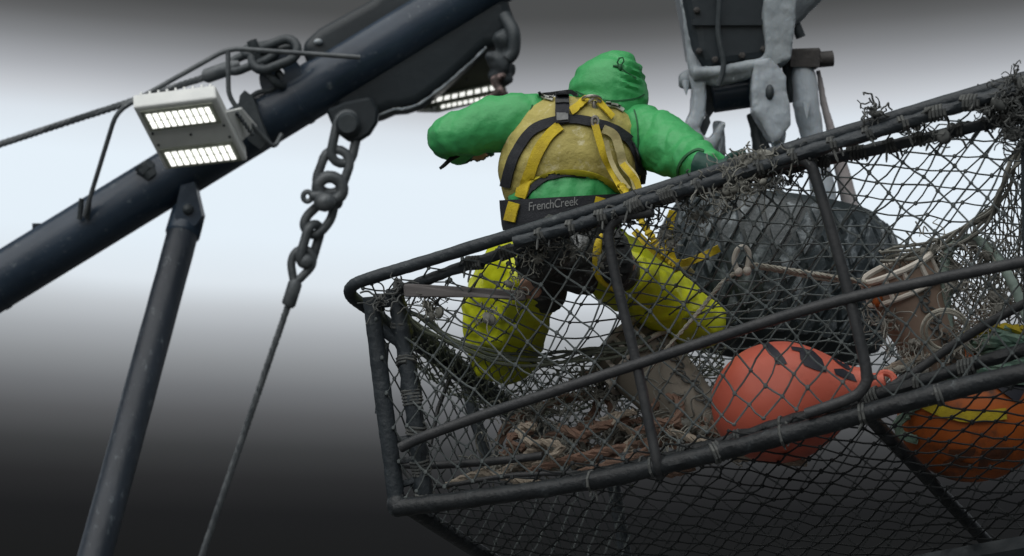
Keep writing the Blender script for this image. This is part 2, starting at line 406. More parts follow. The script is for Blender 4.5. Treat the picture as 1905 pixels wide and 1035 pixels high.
# floodlights
def floodlight(corners, zs, panels, nled, ledmat, body, label, back, rows=2):
    C4 = [P(x, y, z) for (x, y), z in zip(corners, zs)]       # TL TR BR BL
    t = thing('floodlight', C4[0].lerp(C4[2], .5), label, 'floodlight')
    S = lambda a, b: C4[0].lerp(C4[1], a).lerp(C4[3].lerp(C4[2], a), b)
    n = (C4[1]-C4[0]).cross(C4[3]-C4[0]).normalized()
    if n.dot(CF) > 0: n = -n
    mb = MB(); mb.prism([S(0,0), S(1,0), S(1,1), S(0,1)], -n*back)
    h = mb.build('housing', body, t, smooth=False); bv = h.modifiers.new('b', 'BEVEL'); bv.width = .01; bv.segments = 2
    if back > .05:
        mb = MB()
        for i in range(9):
            a = .08+.84*i/8; mb.prism([S(a-.012,.06)-n*back, S(a+.012,.06)-n*back, S(a+.012,.94)-n*back, S(a-.012,.94)-n*back], -n*.04)
        mb.build('cooling_fins', body, t, smooth=False)
        for a, b in ((.07,.42),(.93,.42),(.07,.6),(.93,.6),(.5,.5),(.1,.97),(.9,.97)):
            MB().lathe([(0,.006),(.004,.006),(.005,.001)], S(a, b), n, 8).build('screw', 'dark_steel', t)
    for (a0, b0, a1, b1) in panels:
        mb = MB(); mb.prism([S(a0-.04,b0-.035)+n*.001, S(a1+.04,b0-.035)+n*.001, S(a1+.04,b1+.035)+n*.001, S(a0-.04,b1+.035)+n*.001], n*.008)
        pn = mb.build('led_panel', 'lens', t, smooth=False)
        for r in range(rows):
            for k in range(nled):
                aa0, aa1 = a0+(a1-a0)*(k+.16)/nled, a0+(a1-a0)*(k+.84)/nled; bb0, bb1 = b0+(b1-b0)*(r+.1)/rows, b0+(b1-b0)*(r+.9)/rows
                q = MB(); q.prism([S(aa0,bb0)+n*.009, S(aa1,bb0)+n*.009, S(aa1,bb1)+n*.009, S(aa0,bb1)+n*.009], n*.006); q.build('led', ledmat, pn, smooth=False)
    return t, S, n
fl, S, n = floodlight([(247,200),(402,181),(461,300),(308,317)], [9.02,9.05,9.3,9.27], [(.1,.1,.88,.33),(.09,.7,.9,.93)], 10, 'led_glow', 'lamp_housing', 'white twin panel floodlight switched on above the middle of the boom', .09)
mb = MB(); mb.prism([S(1.01,.3)-n*.03, S(1.16,.42)-n*.1, S(1.2,.85)-n*.16, S(1.01,.8)-n*.05], -n*.012); mb.build('bracket', 'lamp_housing', fl, smooth=False)
for i in range(7): MB().ell(S(1.1+.01*i, .42+.055*i)-n*.07, CR*.011, CD*.011, CF*.011, 8, 5).build('bracket_bolt', 'dark_steel', fl)
mb = MB(); mb.tube([S(.5,.5)-n*.12, P(372, 290, ZB-.05)], .03, 12); mb.build('mount', 'dark_steel', fl)
f2, S, n = floodlight([(816,122),(928,88),(944,176),(786,206)], [9.75,9.75,9.9,9.9], [(.02,.72,.88,.82),(.2,.92,.8,1.0)], 9, 'led_dim', 'lamp_dark', 'dark floodlight with two dim white strips tucked behind the boom head', .12, rows=1)
mb = MB(); mb.prism([S(-.06,1.02), S(.2,1.12), S(.86,1.06), S(1.0,.86), S(.97,.84), S(0,.98)], -n*.02); mb.build('lip', 'lamp_housing', f2, smooth=False)
mb = MB(); mb.tube([S(.5,.5)-n*.12, P(850, 60, ZB+.2)], .03, 12); mb.build('mount', 'dark_steel', f2)

# wire with socket and shackle to the lug
zc = ZB-.1
wr = thing('stay_wire', P(-20, 272, zc), 'taut steel wire rope with socket and shackles running from the left edge to the boom', 'wire')
def wire_rope(mb, a, b, r, pitch=.05, strands=5):
    L_ = (b-a).length; n = max(12, int(L_/pitch*5)); d = (b-a).normalized(); u, w = frame(d)
    mb.tube([a, b], r*.75, 8)
    for s_ in range(strands):
        ph = 2*math.pi*s_/strands
        mb.tube([a.lerp(b, i/n)+(u*math.cos(ph+2*math.pi*L_*i/n/pitch)+w*math.sin(ph+2*math.pi*L_*i/n/pitch))*r*.55 for i in range(n+1)], r*.5, 5)
    return mb
wire_rope(MB(), P(-60, 288, zc), P(385, 143, zc), .017, .12).build('wire', 'steel', wr)
mb = MB(); mb.tube([P(378, 144, zc), P(384, 142, zc), P(430, 126, zc), P(446, 120, zc)], [.022,.033,.033,.02], 18); mb.build('socket', 'steel', wr)
def link_path(c, ax, ay, L_, W_, n=8):       # stadium loop: long axis ax, short axis ay
    pts = []
    for i in range(n+1): t = -math.pi/2+math.pi*i/n; pts.append(c+ax*(L_/2-W_/2+W_/2*math.cos(t))+ay*W_/2*math.sin(t))
    for i in range(n+1): t = math.pi/2+math.pi*i/n; pts.append(c-ax*(L_/2-W_/2-W_/2*math.cos(t))+ay*W_/2*math.sin(t))
    return pts
def chain_link(name, a, b, wpx, rpx, z, side, parent, m='steel'):     # a, b: end pixels
    pa, pb = P(*a, z), P(*b, z); ax = (pb-pa).normalized(); n_ = ax.cross(CF).normalized()
    ay = (n_*math.cos(side)+CF*math.sin(side)).normalized()
    k = z/FPX; mb = MB(); mb.tube(link_path((pa+pb)/2, ax, ay, (pb-pa).length, wpx*k), rpx*k, 10, closed=True); return mb.build(name, m, parent)
chain_link('shackle', (425,128), (512,92), 44, 8, zc, .9, wr, 'dark_steel')
chain_link('shackle', (470,118), (552,86), 46, 9, zc-.05, .35, wr, 'dark_steel')
chain_link('shackle', (455,98), (540,84), 30, 9, zc+.05, 1.0, wr, 'dark_steel')
chain_link('shackle', (486,112), (528,160), 38, 8, zc, 1.2, wr, 'dark_steel')
mb = MB(); mb.tube([P(468, 76, zc-.05), P(474, 92, zc-.05), P(482, 130, zc)], [.024,.024,.02], 10); mb.build('shackle_pin', 'dark_steel', wr)
mb = MB(); mb.tube(spline([P(462,185,zc), P(480,172,zc), P(505,168,zc), P(512,160,zc)], 5), .011, 8); mb.build('short_tail', 'dark_steel', wr)

# brace under the boom
br = thing('boom_brace', P(150, 1130, 9.5), 'frosted dark pipe brace dropping from under the boom to the lower left', 'brace')
pa, pb = P(349, 402, ZB-.03), P(178, 1030, ZB-.9)
dd = (pb-pa).normalized(); end = pa+dd*((DECK-pa.z)/dd.z)
mb = MB(); mb.tube([pa.lerp(end, i/50) for i in range(51)], [.07]*51, 28, rough=.012); mb.build('brace_pipe', 'frosted_pipe', br)
mb = MB(); mb.prism(px_poly([(324,404),(330,372),(336,345),(362,338),(368,368),(376,402),(364,420),(334,418)], ZB-.13), CF*.1); mb.build('knuckle', 'boom_paint', br, smooth=False)
mb = MB(); mb.tube([pa-dd*.03, pa-dd*.02, pa+dd*.1, pa+dd*.11], [.055,.076,.078,.071], 28, rough=.01); mb.build('collar', 'boom_paint', br)
mb = MB(); mb.ell(P(350, 390, ZB-.13), CR*.026, CD*.026, CF*.03); mb.build('pin', 'dark_steel', br)

# chain and wire falling from the round lug
zc = ZB-.1
ch = thing('chain_fall', P(650, 235, zc), 'heavy galvanised chain with bow shackle and wire rope hanging from the boom lug', 'chain')
chain_link('chain_link', (652,212), (632,304), 42, 9, zc, .35, ch)
chain_link('chain_link', (634,280), (606,358), 50, 9, zc, .05, ch)
chain_link('chain_link', (620,330), (608,372), 48, 12, zc-.02, .2, ch)
mb = MB(); mb.tube([P(578, 364, zc-.05), P(592, 366, zc-.05), P(632, 378, zc+.02)], [.02,.028,.028], 12); mb.ell(P(604, 376, zc-.06), CR*.05, CD*.045, CF*.04)
mb.build('shackle_pin', 'steel', ch)
mb = MB(); mb.tube(ring_px(572, 366, 8, 9, zc-.05, 16), .012, 8, closed=True); mb.build('pin_eye', 'steel', ch)
mb = MB(); mb.tube(spline([P(590,384,zc), P(572,402,zc), P(566,420,zc), P(578,436,zc), P(596,432,zc), P(614,410,zc), P(621,388,zc), P(624,374,zc)], 6), .021, 12); mb.build('bow_shackle', 'steel', ch)
chain_link('chain_link', (588,418), (566,492), 34, 9, zc, .9, ch)
mb = MB(); mb.tube(spline([P(546,520,zc), P(542,490,zc), P(550,470,zc), P(566,464,zc), P(580,474,zc), P(580,494,zc), P(562,515,zc), P(552,524,zc)], 6), .019, 10); mb.build('thimble', 'steel', ch)
mb = MB(); mb.ell(P(569, 486, zc-.02), CR*.035, CD*.035, CF*.03); mb.build('nut', 'steel', ch)
mb = MB(); mb.tube([P(551,520,zc), P(549,528,zc), P(537,566,zc), P(535,570,zc)], [.022,.032,.032,.024], 16); mb.build('ferrule', 'steel', ch)
wire_rope(MB(), P(537,566,zc), P(372,1045,zc), .016, .09).build('wire', 'steel', ch)

# rusty tackle beside the boom head
tk = thing('hanging_tackle', P(935, 70, 9.5), 'lumpy rust stained shackle and hook hanging off the right end of the boom head', 'tackle')
def lumps(mb, pts, r, z, jit, n, seg=10):
    for x, y, rr in pts: mb.ell(P(x, y, z+random.uniform(-.03,.03)), CR*rr/FPX*z*1.0, CD*rr/FPX*z*random.uniform(.8,1.3), CF*rr/FPX*z, seg, 7)
mb = MB(); lumps(mb, [(915,105,12),(922,120,15),(930,135,16),(938,115,16),(944,95,14),(946,130,14),(950,75,14),(935,75,18),(916,140,12),(940,150,14)], 0, 9.5, 0, 0)
place('shackle_body', remesh(mb, .012, 2, lambda p: .012*nz3(p, 22)), 'dark_steel', tk)
mb = MB(); lumps(mb, [(922,150,10),(928,145,10),(935,142,9),(925,160,9),(930,170,8),(922,176,9),(912,182,8),(938,175,8),(945,182,7)], 0, 9.45, 0, 0)
place('rusty_hook', remesh(mb, .01, 2, lambda p: .008*nz3(p, 30)), 'rusty', tk)
mb = MB(); mb.tube(spline([P(938,30,9.5), P(955,60,9.45), P(955,95,9.45), P(944,110,9.45)], 6), .03, 10); mb.build('chain_tail', 'dark_steel', tk)

# ------------------------------------------------------------------ ice-covered crane head, upper right
ZC = 8.6
k = ZC/FPX
cr = thing('crane_head', P(1390, -60, ZC), 'ice crusted dark crane knuckle hanging in from the top edge above the big tyre', 'crane')
mb = MB(); mb.prism(px_poly([(1240,-140),(1500,-140),(1486,-60),(1470,60),(1452,118),(1310,140),(1286,100),(1275,30)], ZC-.15), CF*.34)
h = mb.build('boom_section', 'boom_head', cr, smooth=False); bv = h.modifiers.new('b','BEVEL'); bv.width = .06; bv.segments = 4
def icy(mb, vox=.012, sm=3, amp=.008): return remesh(mb, vox*.85, sm+4, lambda p: amp*1.1*nz3(p, 9)+amp*.45*nz3(p, 26, 3)+amp*.3*abs(nz3(p, 50, 5)))
# ice skirt round the box and the cheek plates, as one crust
mb = MB()
mb.tube([P(x, y, z) for x, y, z in ((1262,-100,ZC-.1),(1270,0,ZC-.1),(1284,90,ZC-.1),(1296,140,ZC-.12))], [.012,.014,.02,.03], 12)
mb.tube([P(x, y, z) for x, y, z in ((1290,140,ZC-.15),(1340,132,ZC-.17),(1400,122,ZC-.17),(1450,108,ZC-.15))], [.03,.022,.022,.035], 12)
mb.prism(px_poly([(1418,-140),(1502,-140),(1488,-20),(1478,60),(1474,112),(1440,124),(1424,100)], ZC-.2), CF*.3)
mb.tube([P(1300,148,ZC-.12), P(1330,150,ZC-.15), P(1390,136,ZC-.15), P(1425,118,ZC-.14)], .022, 10, rough=.3)
place('ice_crust', icy(mb), 'ice_grey', cr)
def cheek(outer, z, ext, m, name): 
    mb = MB(); mb.prism(px_poly(outer, z), CF*ext); return place(name, icy(mb, .012, 4, .008), m, cr)
cheek([(1292,130),(1316,150),(1314,215),(1298,240),(1318,262),(1345,225),(1352,225),(1332,280),(1308,282),(1280,258),(1276,235),(1288,205)], ZC-.16, .12, 'ice', 'cheek_plate')
cheek([(1402,112),(1440,105),(1462,140),(1470,200),(1472,232),(1452,262),(1436,268),(1420,235),(1402,205)], ZC-.2, .14, 'ice', 'cheek_plate')
mb = MB(); mb.ell(P(1432, 172, ZC-.205), CR*.018, CD*.032, CF*.02); mb.build('pin_hole', 'dark_steel', cr)
mb = MB(); mb.tube([P(1440,30,ZC), P(1492,-20,ZC), P(1500,-120,ZC)], [.09,.1,.1], 14); place('ice_hose', icy(mb, .014), 'ice_grey', cr)
mb = MB(); a, b = P(1322, 178, ZC+.02), P(1404, 166, ZC+.02); mb.tube([a, a.lerp(b,.04), a.lerp(b,.96), b], [.062,.072,.072,.062], 28); mb.build('roller', 'boom_paint', cr)
mb = MB(); mb.prism(px_poly([(1312,155),(1326,150),(1330,205),(1318,222),(1312,205)], ZC-.02), CF*.1); mb.build('inner_plate', 'dark_steel', cr, smooth=False)
mb = MB(); mb.prism(px_poly([(1298,238),(1318,212),(1322,228),(1312,252)], ZC-.1), CF*.05); mb.build('inner_plate', 'dark_steel', cr, smooth=False)
mb = MB(); mb.lathe([(0,.005),(0,.028),(.03,.038),(.09,.038),(.1,.02)], P(1262, 150, ZC-.05), (P(1290,148,ZC-.05)-P(1262,150,ZC-.05)), 14); place('pin_end', icy(mb, .01, 2, .006), 'ice_grey', cr)
# hinge block and cylinder on the right
mb = MB(); mb.tube([P(1462,118,ZC-.02), P(1470,106,ZC-.02), P(1520,104,ZC-.02), P(1524,118,ZC-.02)], .034, 8); mb.box(P(1494,112,ZC-.02), CR*.058, CD*.033, CF*.06); mb.build('hinge_block', 'worn_steel', cr, smooth=False)
mb = MB(); a, b = P(1505,113,ZC-.02), P(1550,109,ZC-.02); mb.tube([a, a.lerp(b,.98), b], [.032,.032,.028], 20); mb.build('hinge_pin', 'worn_steel', cr)
mb = MB(); mb.tube([P(1466,115,ZC), P(1472,150,ZC), P(1478,190,ZC)], .03, 10); mb.build('hinge_arm', 'dark_steel', cr)
mb = MB(); mb.tube([P(1492,120,ZC-.03), P(1496,150,ZC-.03), P(1500,195,ZC-.03), P(1502,205,ZC-.03), P(1512,260,ZC-.03), P(1526,330,ZC-.03), P(1538,400,ZC-.03)], [.04,.05,.055,.052,.05,.052,.05], 16); place('cylinder', icy(mb, .012, 3, .006), 'ice', cr)
mb = MB(); mb.tube([P(1522,130,ZC+.02), P(1532,190,ZC+.02), P(1548,250,ZC+.02), P(1570,330,ZC+.02), P(1586,400,ZC+.02)], [.012,.016,.022,.032,.034], 12); place('cylinder_rod', icy(mb, .01, 2, .004), 'pale_post', cr)
mb = MB(); mb.tube([P(1400,212,ZC+.05), P(1408,250,ZC+.05), P(1422,300,ZC+.05), P(1420,350,ZC+.05)], [.026,.03,.04,.045], 12); place('hanger', icy(mb, .012, 2, .01), 'dark_steel', cr)
mb = MB(); mb.tube([P(1335,225,ZC), P(1338,280,ZC), P(1330,340,ZC+.1)], [.025,.03,.03], 12); place('hanger', icy(mb, .012, 2, .006), 'ice_grey', cr)
mb = MB(); mb.tube([P(1472,-40,ZC), P(1478,40,ZC), P(1490,70,ZC)], .02, 10); mb.tube([P(1452,20,ZC-.1), P(1456,60,ZC-.1)], .012, 8); mb.build('hose', 'dark_steel', cr)
mb = MB()
for i in range(9):
    x = 1318+i*15+random.uniform(-4,4); y = 141-i*2.8; p = P(x, y, ZC-.16); L_ = random.uniform(.015,.05); mb.tube([p, p-V((0,0,L_*.6)), p-V((0,0,L_))], [.011,.007,.001], 7)
for x, y, L_ in ((1300,272,.05),(1312,280,.09),(1326,276,.06),(1338,262,.05),(1448,262,.07),(1440,268,.05),(1456,256,.04),(1288,145,.05),(1276,160,.04),(1410,128,.05),(1500,200,.05)):
    p = P(x, y, ZC-.12); mb.tube([p+V((0,0,.02)), p, p-V((0,0,L_*.55)), p-V((0,0,L_))], [.016,.013,.007,.001], 7)
tag(mb.build('icicles', 'ice', cr), kind='stuff')
for x, y in ((1296,20),(1330,112),(1380,104),(1420,92),(1300,96)):
    MB().lathe([(0,.014),(.012,.014),(.014,.01),(.022,.01),(.023,.002)], P(x, y, ZC-.15), -CF, 6).build('bolt', 'worn_steel', cr, smooth=False)
mb = MB(); mb.tube(spline([P(x, y, ZC-.19) for x, y in ((1330,-60),(1338,0),(1336,60),(1346,120),(1336,160))], 6), .011, 8); mb.build('hose', 'dark_steel', cr)
mb = MB(); mb.box(P(1362, 42, ZC-.155), CR*.16, CD*.012, CF*.012); mb.build('stiffener', 'boom_head', cr, smooth=False)

# ------------------------------------------------------------------ the big tyre behind the net
ZT = 8.35
ty = thing('fender_tyre', P(1440, 520, ZT), 'huge frosted black tyre lying flat behind the pot netting under the crane', 'tyre')
tc_ = P(1444, 508, ZT); up = (V((0,0,1))*.93+CR*.12-CF*.22).normalized()
prof = [(h_*1.12, r_) for h_, r_ in [(-.15,.2),(-.25,.215),(-.3,.275),(-.29,.35),(-.225,.42),(-.12,.46),(0,.472),(.1,.462),(.185,.425),(.24,.36),(.25,.27),(.2,.2),(.1,.17),(0,.165),(-.1,.17)]]
mb = MB(); mb.lathe(prof, tc_, up, 72, caps=False)
n_ = 72; m_ = len(prof)
for j in range(n_): mb.f.append(((m_-1)*n_+j, (m_-1)*n_+(j+1) % n_, (j+1) % n_, j))
mb.build('casing', 'tyre_rubber', ty)
def tyre_pt(th, h, off):
    for i in range(2, 10):
        if prof[i][0] <= h <= prof[i+1][0] or i == 9:
            t = (h-prof[i][0])/(prof[i+1][0]-prof[i][0]); r = prof[i][1]*(1-t)+prof[i+1][1]*t; break
    u, w = frame(up); return tc_+up*h+(u*math.cos(th)+w*math.sin(th))*(r+off)
mb = MB(); nn = 30
for r_ in range(5):
    hc = -.22+.11*r_
    for j in range(nn):
        t0 = 2*math.pi*(j+.5*(r_ % 2))/nn; da = math.pi/nn*.86; dh = .11*.86
        tops = []; 
        shape = [(t0-da, hc), (t0-da*.45, hc-dh*.55), (t0, hc-dh), (t0+da*.45, hc-dh*.55), (t0+da, hc), (t0+da*.45, hc+dh*.55), (t0, hc+dh), (t0-da*.45, hc+dh*.55)]
        sh = [(a, min(max(h, -.265), .235)) for a, h in shape]
        b = len(mb.v); mb.v += [tyre_pt(a, h, -.01) for a, h in sh]+[tyre_pt(t0+(a-t0)*.86, hc+(h-hc)*.86, .015) for a, h in sh]
        mb.f.append(tuple(range(b+8, b+16)))
        for q in range(8): mb.f.append((b+q, b+(q+1) % 8, b+8+(q+1) % 8, b+8+q))
mb.build('tread', 'tyre_frost', ty)
mb = MB(); mb.lathe([(.215,.27),(.262,.29),(.262,.335),(.215,.36)], tc_, up, 60, caps=False); mb.build('bead', 'tyre_rubber', ty)
for a in (0, 2.1, 4.2):
    u, w = frame(up); q = tc_+(u*math.cos(a)+w*math.sin(a))*.18
    MB().tube(spline([q-up*.25, q+up*.1, P(1400, 300, ZC+.05)], 6), .012, 8).build('hanging_chain', 'dark_steel', ty)

# ------------------------------------------------------------------ the crab pot
fn_ = (FC-FA).cross(FB-FA).normalized()
def ray_plane(px, py, p0, n):
    d = (P(px, py, 1)-CAM); t = (p0-CAM).dot(n)/d.dot(n); return t
def FP(px, py, off=0): return P(px, py, ray_plane(px, py, FA, fn_)+off)
def fz(px, py): return ray_plane(px, py, FA, fn_)
def K(px, z=7.0): return px/FPX*z
pot = thing('crab_pot', FB, 'big dark steel crab pot with sagging knotted netting raised on steel legs', 'crab pot')
def bar(name, pts, rpx, off=0, m='pot_bar', rough=.09, n=10, seg=12, corner=False, lump=0):
    w = [FP(p[0], p[1], off+(p[2] if len(p) > 2 else 0)) for p in pts]
    sp = spline(w, n); rad = [K(rpx)*(1+lump*nz3(q, 14)) for q in sp]
    return MB().tube(sp, rad, seg, rough=rough).build(name, m, pot)
# top rail: along the front, round the corner and back along the left side
tl = [FP(1935,137), FP(1700,208), FP(1400,298), FP(1050,407), FP(800,484), FP(720,508), FP(682,520), FP(660,529,.01), FP(651,541,.05), FP(659,556,.1)]
edge0 = FP(690, 578, .18)
tl += [edge0]+[edge0+WW*t for t in (.15,.4,.8,1.2,1.8)]
sp = spline(tl, 14); MB().tube(sp, [K(12.3)*(1+.06*nz3(q, 9)) for q in sp], 14, rough=.035).build('top_rail', 'pot_bar', pot)
bar('wrapped_rail', [(958,450),(1060,424),(1150,393),(1250,360),(1350,331),(1500,284),(1700,224),(1800,193),(1890,166)], 11, -.03, rough=.16, lump=.25)
bar('door_rail', [(722,549),(745,541),(830,507),(968,461),(1130,407),(1300,352),(1430,319),(1560,292),(1700,262),(1915,212)], 10.5, .05, rough=.1, lump=.15)
bar('corner_post', [(692,552),(699,630),(716,760),(734,900),(738,945)], 17, .02, rough=.05, lump=.08)
bar('door_post', [(738,545),(748,620),(764,720),(778,830),(792,945)], 17, .07, rough=.12, lump=.22)
bar('middle_rod', [(745,833),(790,812),(900,772),(1050,722),(1200,673),(1400,607),(1560,560),(1750,518),(1930,482)], 10, -.03, 'pot_rod', .03)
bar('upright_rod', [(1215,395),(1165,402),(1140,416),(1133,440),(1142,500),(1158,570),(1185,680),(1210,800),(1224,868),(1227,884,.06)], 9.5, -.02, 'pot_rod', .03, 12)
bar('upright_rod', [(1440,312),(1485,299),(1508,308),(1520,340),(1547,430),(1577,540),(1600,635),(1612,695),(1606,722),(1580,742),(1500,770)], 10, -.02, 'pot_rod', .03, 12)
bar('slant_rod', [(1930,553,.1),(1850,595,.12),(1780,638,.15),(1690,700,.15),(1606,752,.1)], 8, 0, 'pot_rod', .05)
bar('lower_rail', [(1930,643),(1800,682),(1640,733),(1480,782),(1320,830),(1180,868),(1040,896)], 12, .1, 'pot_bar_shaded', rough=.14, lump=.2)
bar('bottom_rail', [(1935,688),(1800,718),(1620,766),(1450,812),(1300,850),(1100,895),(900,925),(738,945)], 17, 0, 'pot_bar_shaded', rough=.07, lump=.1)
bar('cross_rod', [(728,862),(790,866),(900,860),(1010,848)], 8, .3, 'pot_rod', .1)
bar('cross_rod', [(745,870),(800,905),(950,885),(1080,880)], 5, .25, 'pot_rod', .1)
e0 = FP(742, 592, .3)
MB().tube([e0+WW*t for t in (0,.3,.7,1.1,1.6)], [K(14)*(1+.2*nz3(e0+WW*t, 5)) for t in (0,.3,.7,1.1,1.6)], 12, rough=.12).build('side_rail', 'pot_bar', pot)
p0 = FB.lerp(FD_, .745)
MB().tube([p0, p0+WW*.3, p0+WW*.9, p0+WW*PD], K(13), 12, rough=.08).build('floor_strut', 'pot_bar_shaded', pot)
MB().tube([FB+WW*t for t in (0,.5,1,1.5,PD)], K(15), 12, rough=.08).build('floor_rail', 'pot_bar_shaded', pot)
MB().tube([FD_+WW*t for t in (0,.5,1,1.5,PD)], K(15), 12, rough=.08).build('floor_rail', 'pot_bar_shaded', pot)
MB().tube([FC+WW*t for t in (0,.5,1,1.5,PD)], K(13), 12, rough=.06).build('top_rail', 'pot_bar', pot)
MB().tube(spline([FA+WW*PD, (FA+FC)/2+WW*PD, FC+WW*PD], 8), K(13), 12, rough=.06).build('top_rail', 'pot_bar', pot)
MB().tube(spline([FB+WW*PD, (FB+FD_)/2+WW*PD, FD_+WW*PD], 8), K(15), 12, rough=.06).build('floor_rail', 'pot_bar_shaded', pot)
for c0, c1 in ((FA, FB), (FC, FD_)): MB().tube([c0+WW*PD, c1+WW*PD], K(15), 12, rough=.05).build('corner_post', 'pot_bar', pot)
MB().tube([FC, FD_], K(17), 12, rough=.05).build('corner_post', 'pot_bar', pot)
a = FP(866, 690, 1.0); MB().tube([P(858,676,8.15), P(880,765,8.15), P(905,852,8.15)], .025, 10, rough=.1).build('inner_post', 'pot_bar', pot)
MB().tube([P(716,640,7.4), P(711,700,7.4), P(706,770,7.38)], .016, 8, rough=.1).build('inner_post', 'pot_bar', pot)
MB().tube([P(838,700,7.6), P(815,760,7.5), P(800,830,7.4)], .008, 8).build('cross_rod', 'pot_rod', pot)
for (x0,y0,x1,y1,r) in ((694,560,740,556,13),(696,600,745,640,11),(722,820,775,812,6),(730,858,782,852,7),(733,905,785,888,7),(736,935,792,938,12)):
    MB().tube([FP(x0,y0,.03), FP((x0+x1)/2,(y0+y1)/2+2,.05), FP(x1,y1,.07)], K(r), 8, rough=.15).build('brace_lug', 'pot_bar', pot)
MB().ell(FP(740,940,.01), CR*K(21), CF*K(21), CD*K(23), 14, 9).build('corner_knuckle', 'pot_bar_shaded', pot)
# twine seizings round the rails, with loose tails
def rail_wrap(mb, p, d, r, turns=4, tail=True):
    turns = random.choice((1,2,2,3,5)); d = (d.normalized()+V((random.gauss(0,.12), random.gauss(0,.12), random.gauss(0,.12))))
    d = d.normalized(); u, w = frame(d)
    mb.tube([p+d*(.011*turns*(i/(turns*8)-.5))+(u*math.cos(i*math.pi/4)+w*math.sin(i*math.pi/4))*r for i in range(turns*8+1)], .0055, 5)
    if tail:
        for q in range(random.choice((1,2,2,3))):
            b = p+d*random.uniform(-.02,.02); g = V((random.uniform(-1,1), random.uniform(-.5,.3), random.uniform(-1.3,.4)))
            L_ = random.uniform(.02,.06); c = g.normalized()*L_
            mb.tube(spline([b+u*r*random.uniform(-1,1), b+c*.5+V((random.uniform(-.02,.02),0,.012)), b+c+V((0,0,-.02))], 4), [.004]*8+[.002], 5)
mb = MB()
def along(pts, off, step, r):
    sp = spline([FP(x, y, off) for x, y in pts], 30); acc = 0
    for i in range(1, len(sp)):
        acc += (sp[i]-sp[i-1]).length
        if acc > step*random.uniform(.8,1.2): acc = 0; rail_wrap(mb, sp[i], sp[i]-sp[i-1], r)
along([(830,507),(968,461),(1130,407),(1300,352),(1430,319),(1560,292),(1700,262),(1915,212)], .05, .1, K(12))
along([(958,450),(1060,424),(1150,393),(1250,360),(1350,331),(1500,284),(1700,224),(1890,166)], -.03, .11, K(13))
along([(738,545),(748,620),(764,720),(778,830),(792,945)], .07, .12, K(18))
along([(1900,652),(1640,733),(1480,782),(1320,830),(1180,868)], .1, .16, K(14))
along([(1900,697),(1620,766),(1450,812),(1300,850),(1100,895)], 0, .24, K(18))
tag(mb.build('twine_seizing', 'dark_fray', pot), kind='stuff')
# netting
def diamond_net(S, na, nb, r, m, jit=.006, knots=True, name='netting', drop=0.0):
    mb = MB(); pt = {}
    for i in range(2*na+1):
        for j in range(2*nb+1):
            if (i+j) % 2 == 0:
                q = S(i/(2*na), j/(2*nb)); pt[i, j] = q+V((random.gauss(0,1), random.gauss(0,1), random.gauss(0,1)))*jit*.55
    for (i, j), p in pt.items():
        for dj in (-1, 1):
            q = pt.get((i+1, j+dj))
            if q and random.random() >= drop:
                mid = (p+q)/2+V((random.gauss(0,1)*jit*.22, 0, random.gauss(0,1)*jit*.22-.0015)); mb.tube([p, mid, q], r*random.uniform(.8,1.05)*.74, 5, caps=False)
        if knots: mb.ell(p, V((r*1.7,0,0)), V((0,r*1.7,0)), V((0,0,r*1.5))*random.uniform(.8,1.5), 6, 4)
    return tag(mb.build(name, m, pot), kind='stuff')
def sag(a, b): return 4*b*(1-b)*4*a*(1-a)
diamond_net(lambda a, b: FF(.035+a*.95, .05+b*.93, .03+.03*math.sin(a*9+b*5)+.02*sag(a,b)), 20, 6, .0046, 'twine', .009)
def top_s(a, b):
    p = FA.lerp(FC, a)+WW*PD*b; s = .05*sag(a, b)
    for ka, kb, h in ((.2,.27,.12),(.48,.25,.09),(.33,.1,.05)): s += h*math.exp(-((a-ka)**2/.012+(b-kb)**2/.02))
    return p+VV*s
diamond_net(top_s, 18, 17, .0042, 'twine', .007)
diamond_net(lambda a, b: FB.lerp(FD_, a)+WW*PD*b+VV*.06*sag(a, b), 20, 18, .0046, 'twine_shaded', .008)
diamond_net(lambda a, b: (FA+WW*PD*a).lerp(FB+WW*PD*a, b)+UU*.03, 16, 6, .0042, 'twine', .007)
diamond_net(lambda a, b: (FC+WW*PD*a).lerp(FD_+WW*PD*a, b), 16, 6, .0042, 'twine_shaded', .007)
diamond_net(lambda a, b: FF(a, b, PD), 18, 6, .0042, 'twine_shaded', .007)
def patch(c0, c1, bulge):
    s0, s1 = spline([P(*p) for p in c0], 12), spline([P(*p) for p in c1], 12)
    def S(a, b):
        i = a*(len(s0)-1); k = min(int(i), len(s0)-2); t = i-k
        return s0[k].lerp(s0[k+1], t).lerp(s1[k].lerp(s1[k+1], t), b)+VV*bulge*4*b*(1-b)
    return S, s0, s1
# the two entrance tunnels of finer mesh
S, s0, s1 = patch([(738,578,7.25),(800,622,7.35),(880,662,7.4),(980,680,7.4),(1100,668,7.35),(1230,640,7.3),(1345,622,7.2)], [(748,650,7.6),(800,700,7.8),(870,745,7.9),(960,775,7.95),(1060,765,7.9),(1200,730,7.8),(1345,690,7.6)], .05)
diamond_net(S, 30, 6, .0036, 'twine_green', .008, True, 'tunnel_netting')
mb = MB()
for i in range(4): mb.tube([p+V((0,0,.012*i))+V((nz3(p,9,i),0,nz3(p,9,i+5)))*.018 for p in s0[:-14]], .006, 6)
tag(mb.build('tunnel_cord', 'twine_green', pot), kind='stuff')
S, s0, s1 = patch([(1925,225,6.7),(1885,290,6.75),(1850,370,6.8),(1795,428,6.9),(1720,455,7.0),(1640,468,7.1)], [(1930,480,7.2),(1925,540,7.3),(1890,580,7.3),(1830,600,7.4),(1760,615,7.4),(1690,630,7.5)], .08)
diamond_net(S, 26, 10, .0034, 'twine_pale', .007, True, 'tunnel_netting')
mb = MB()
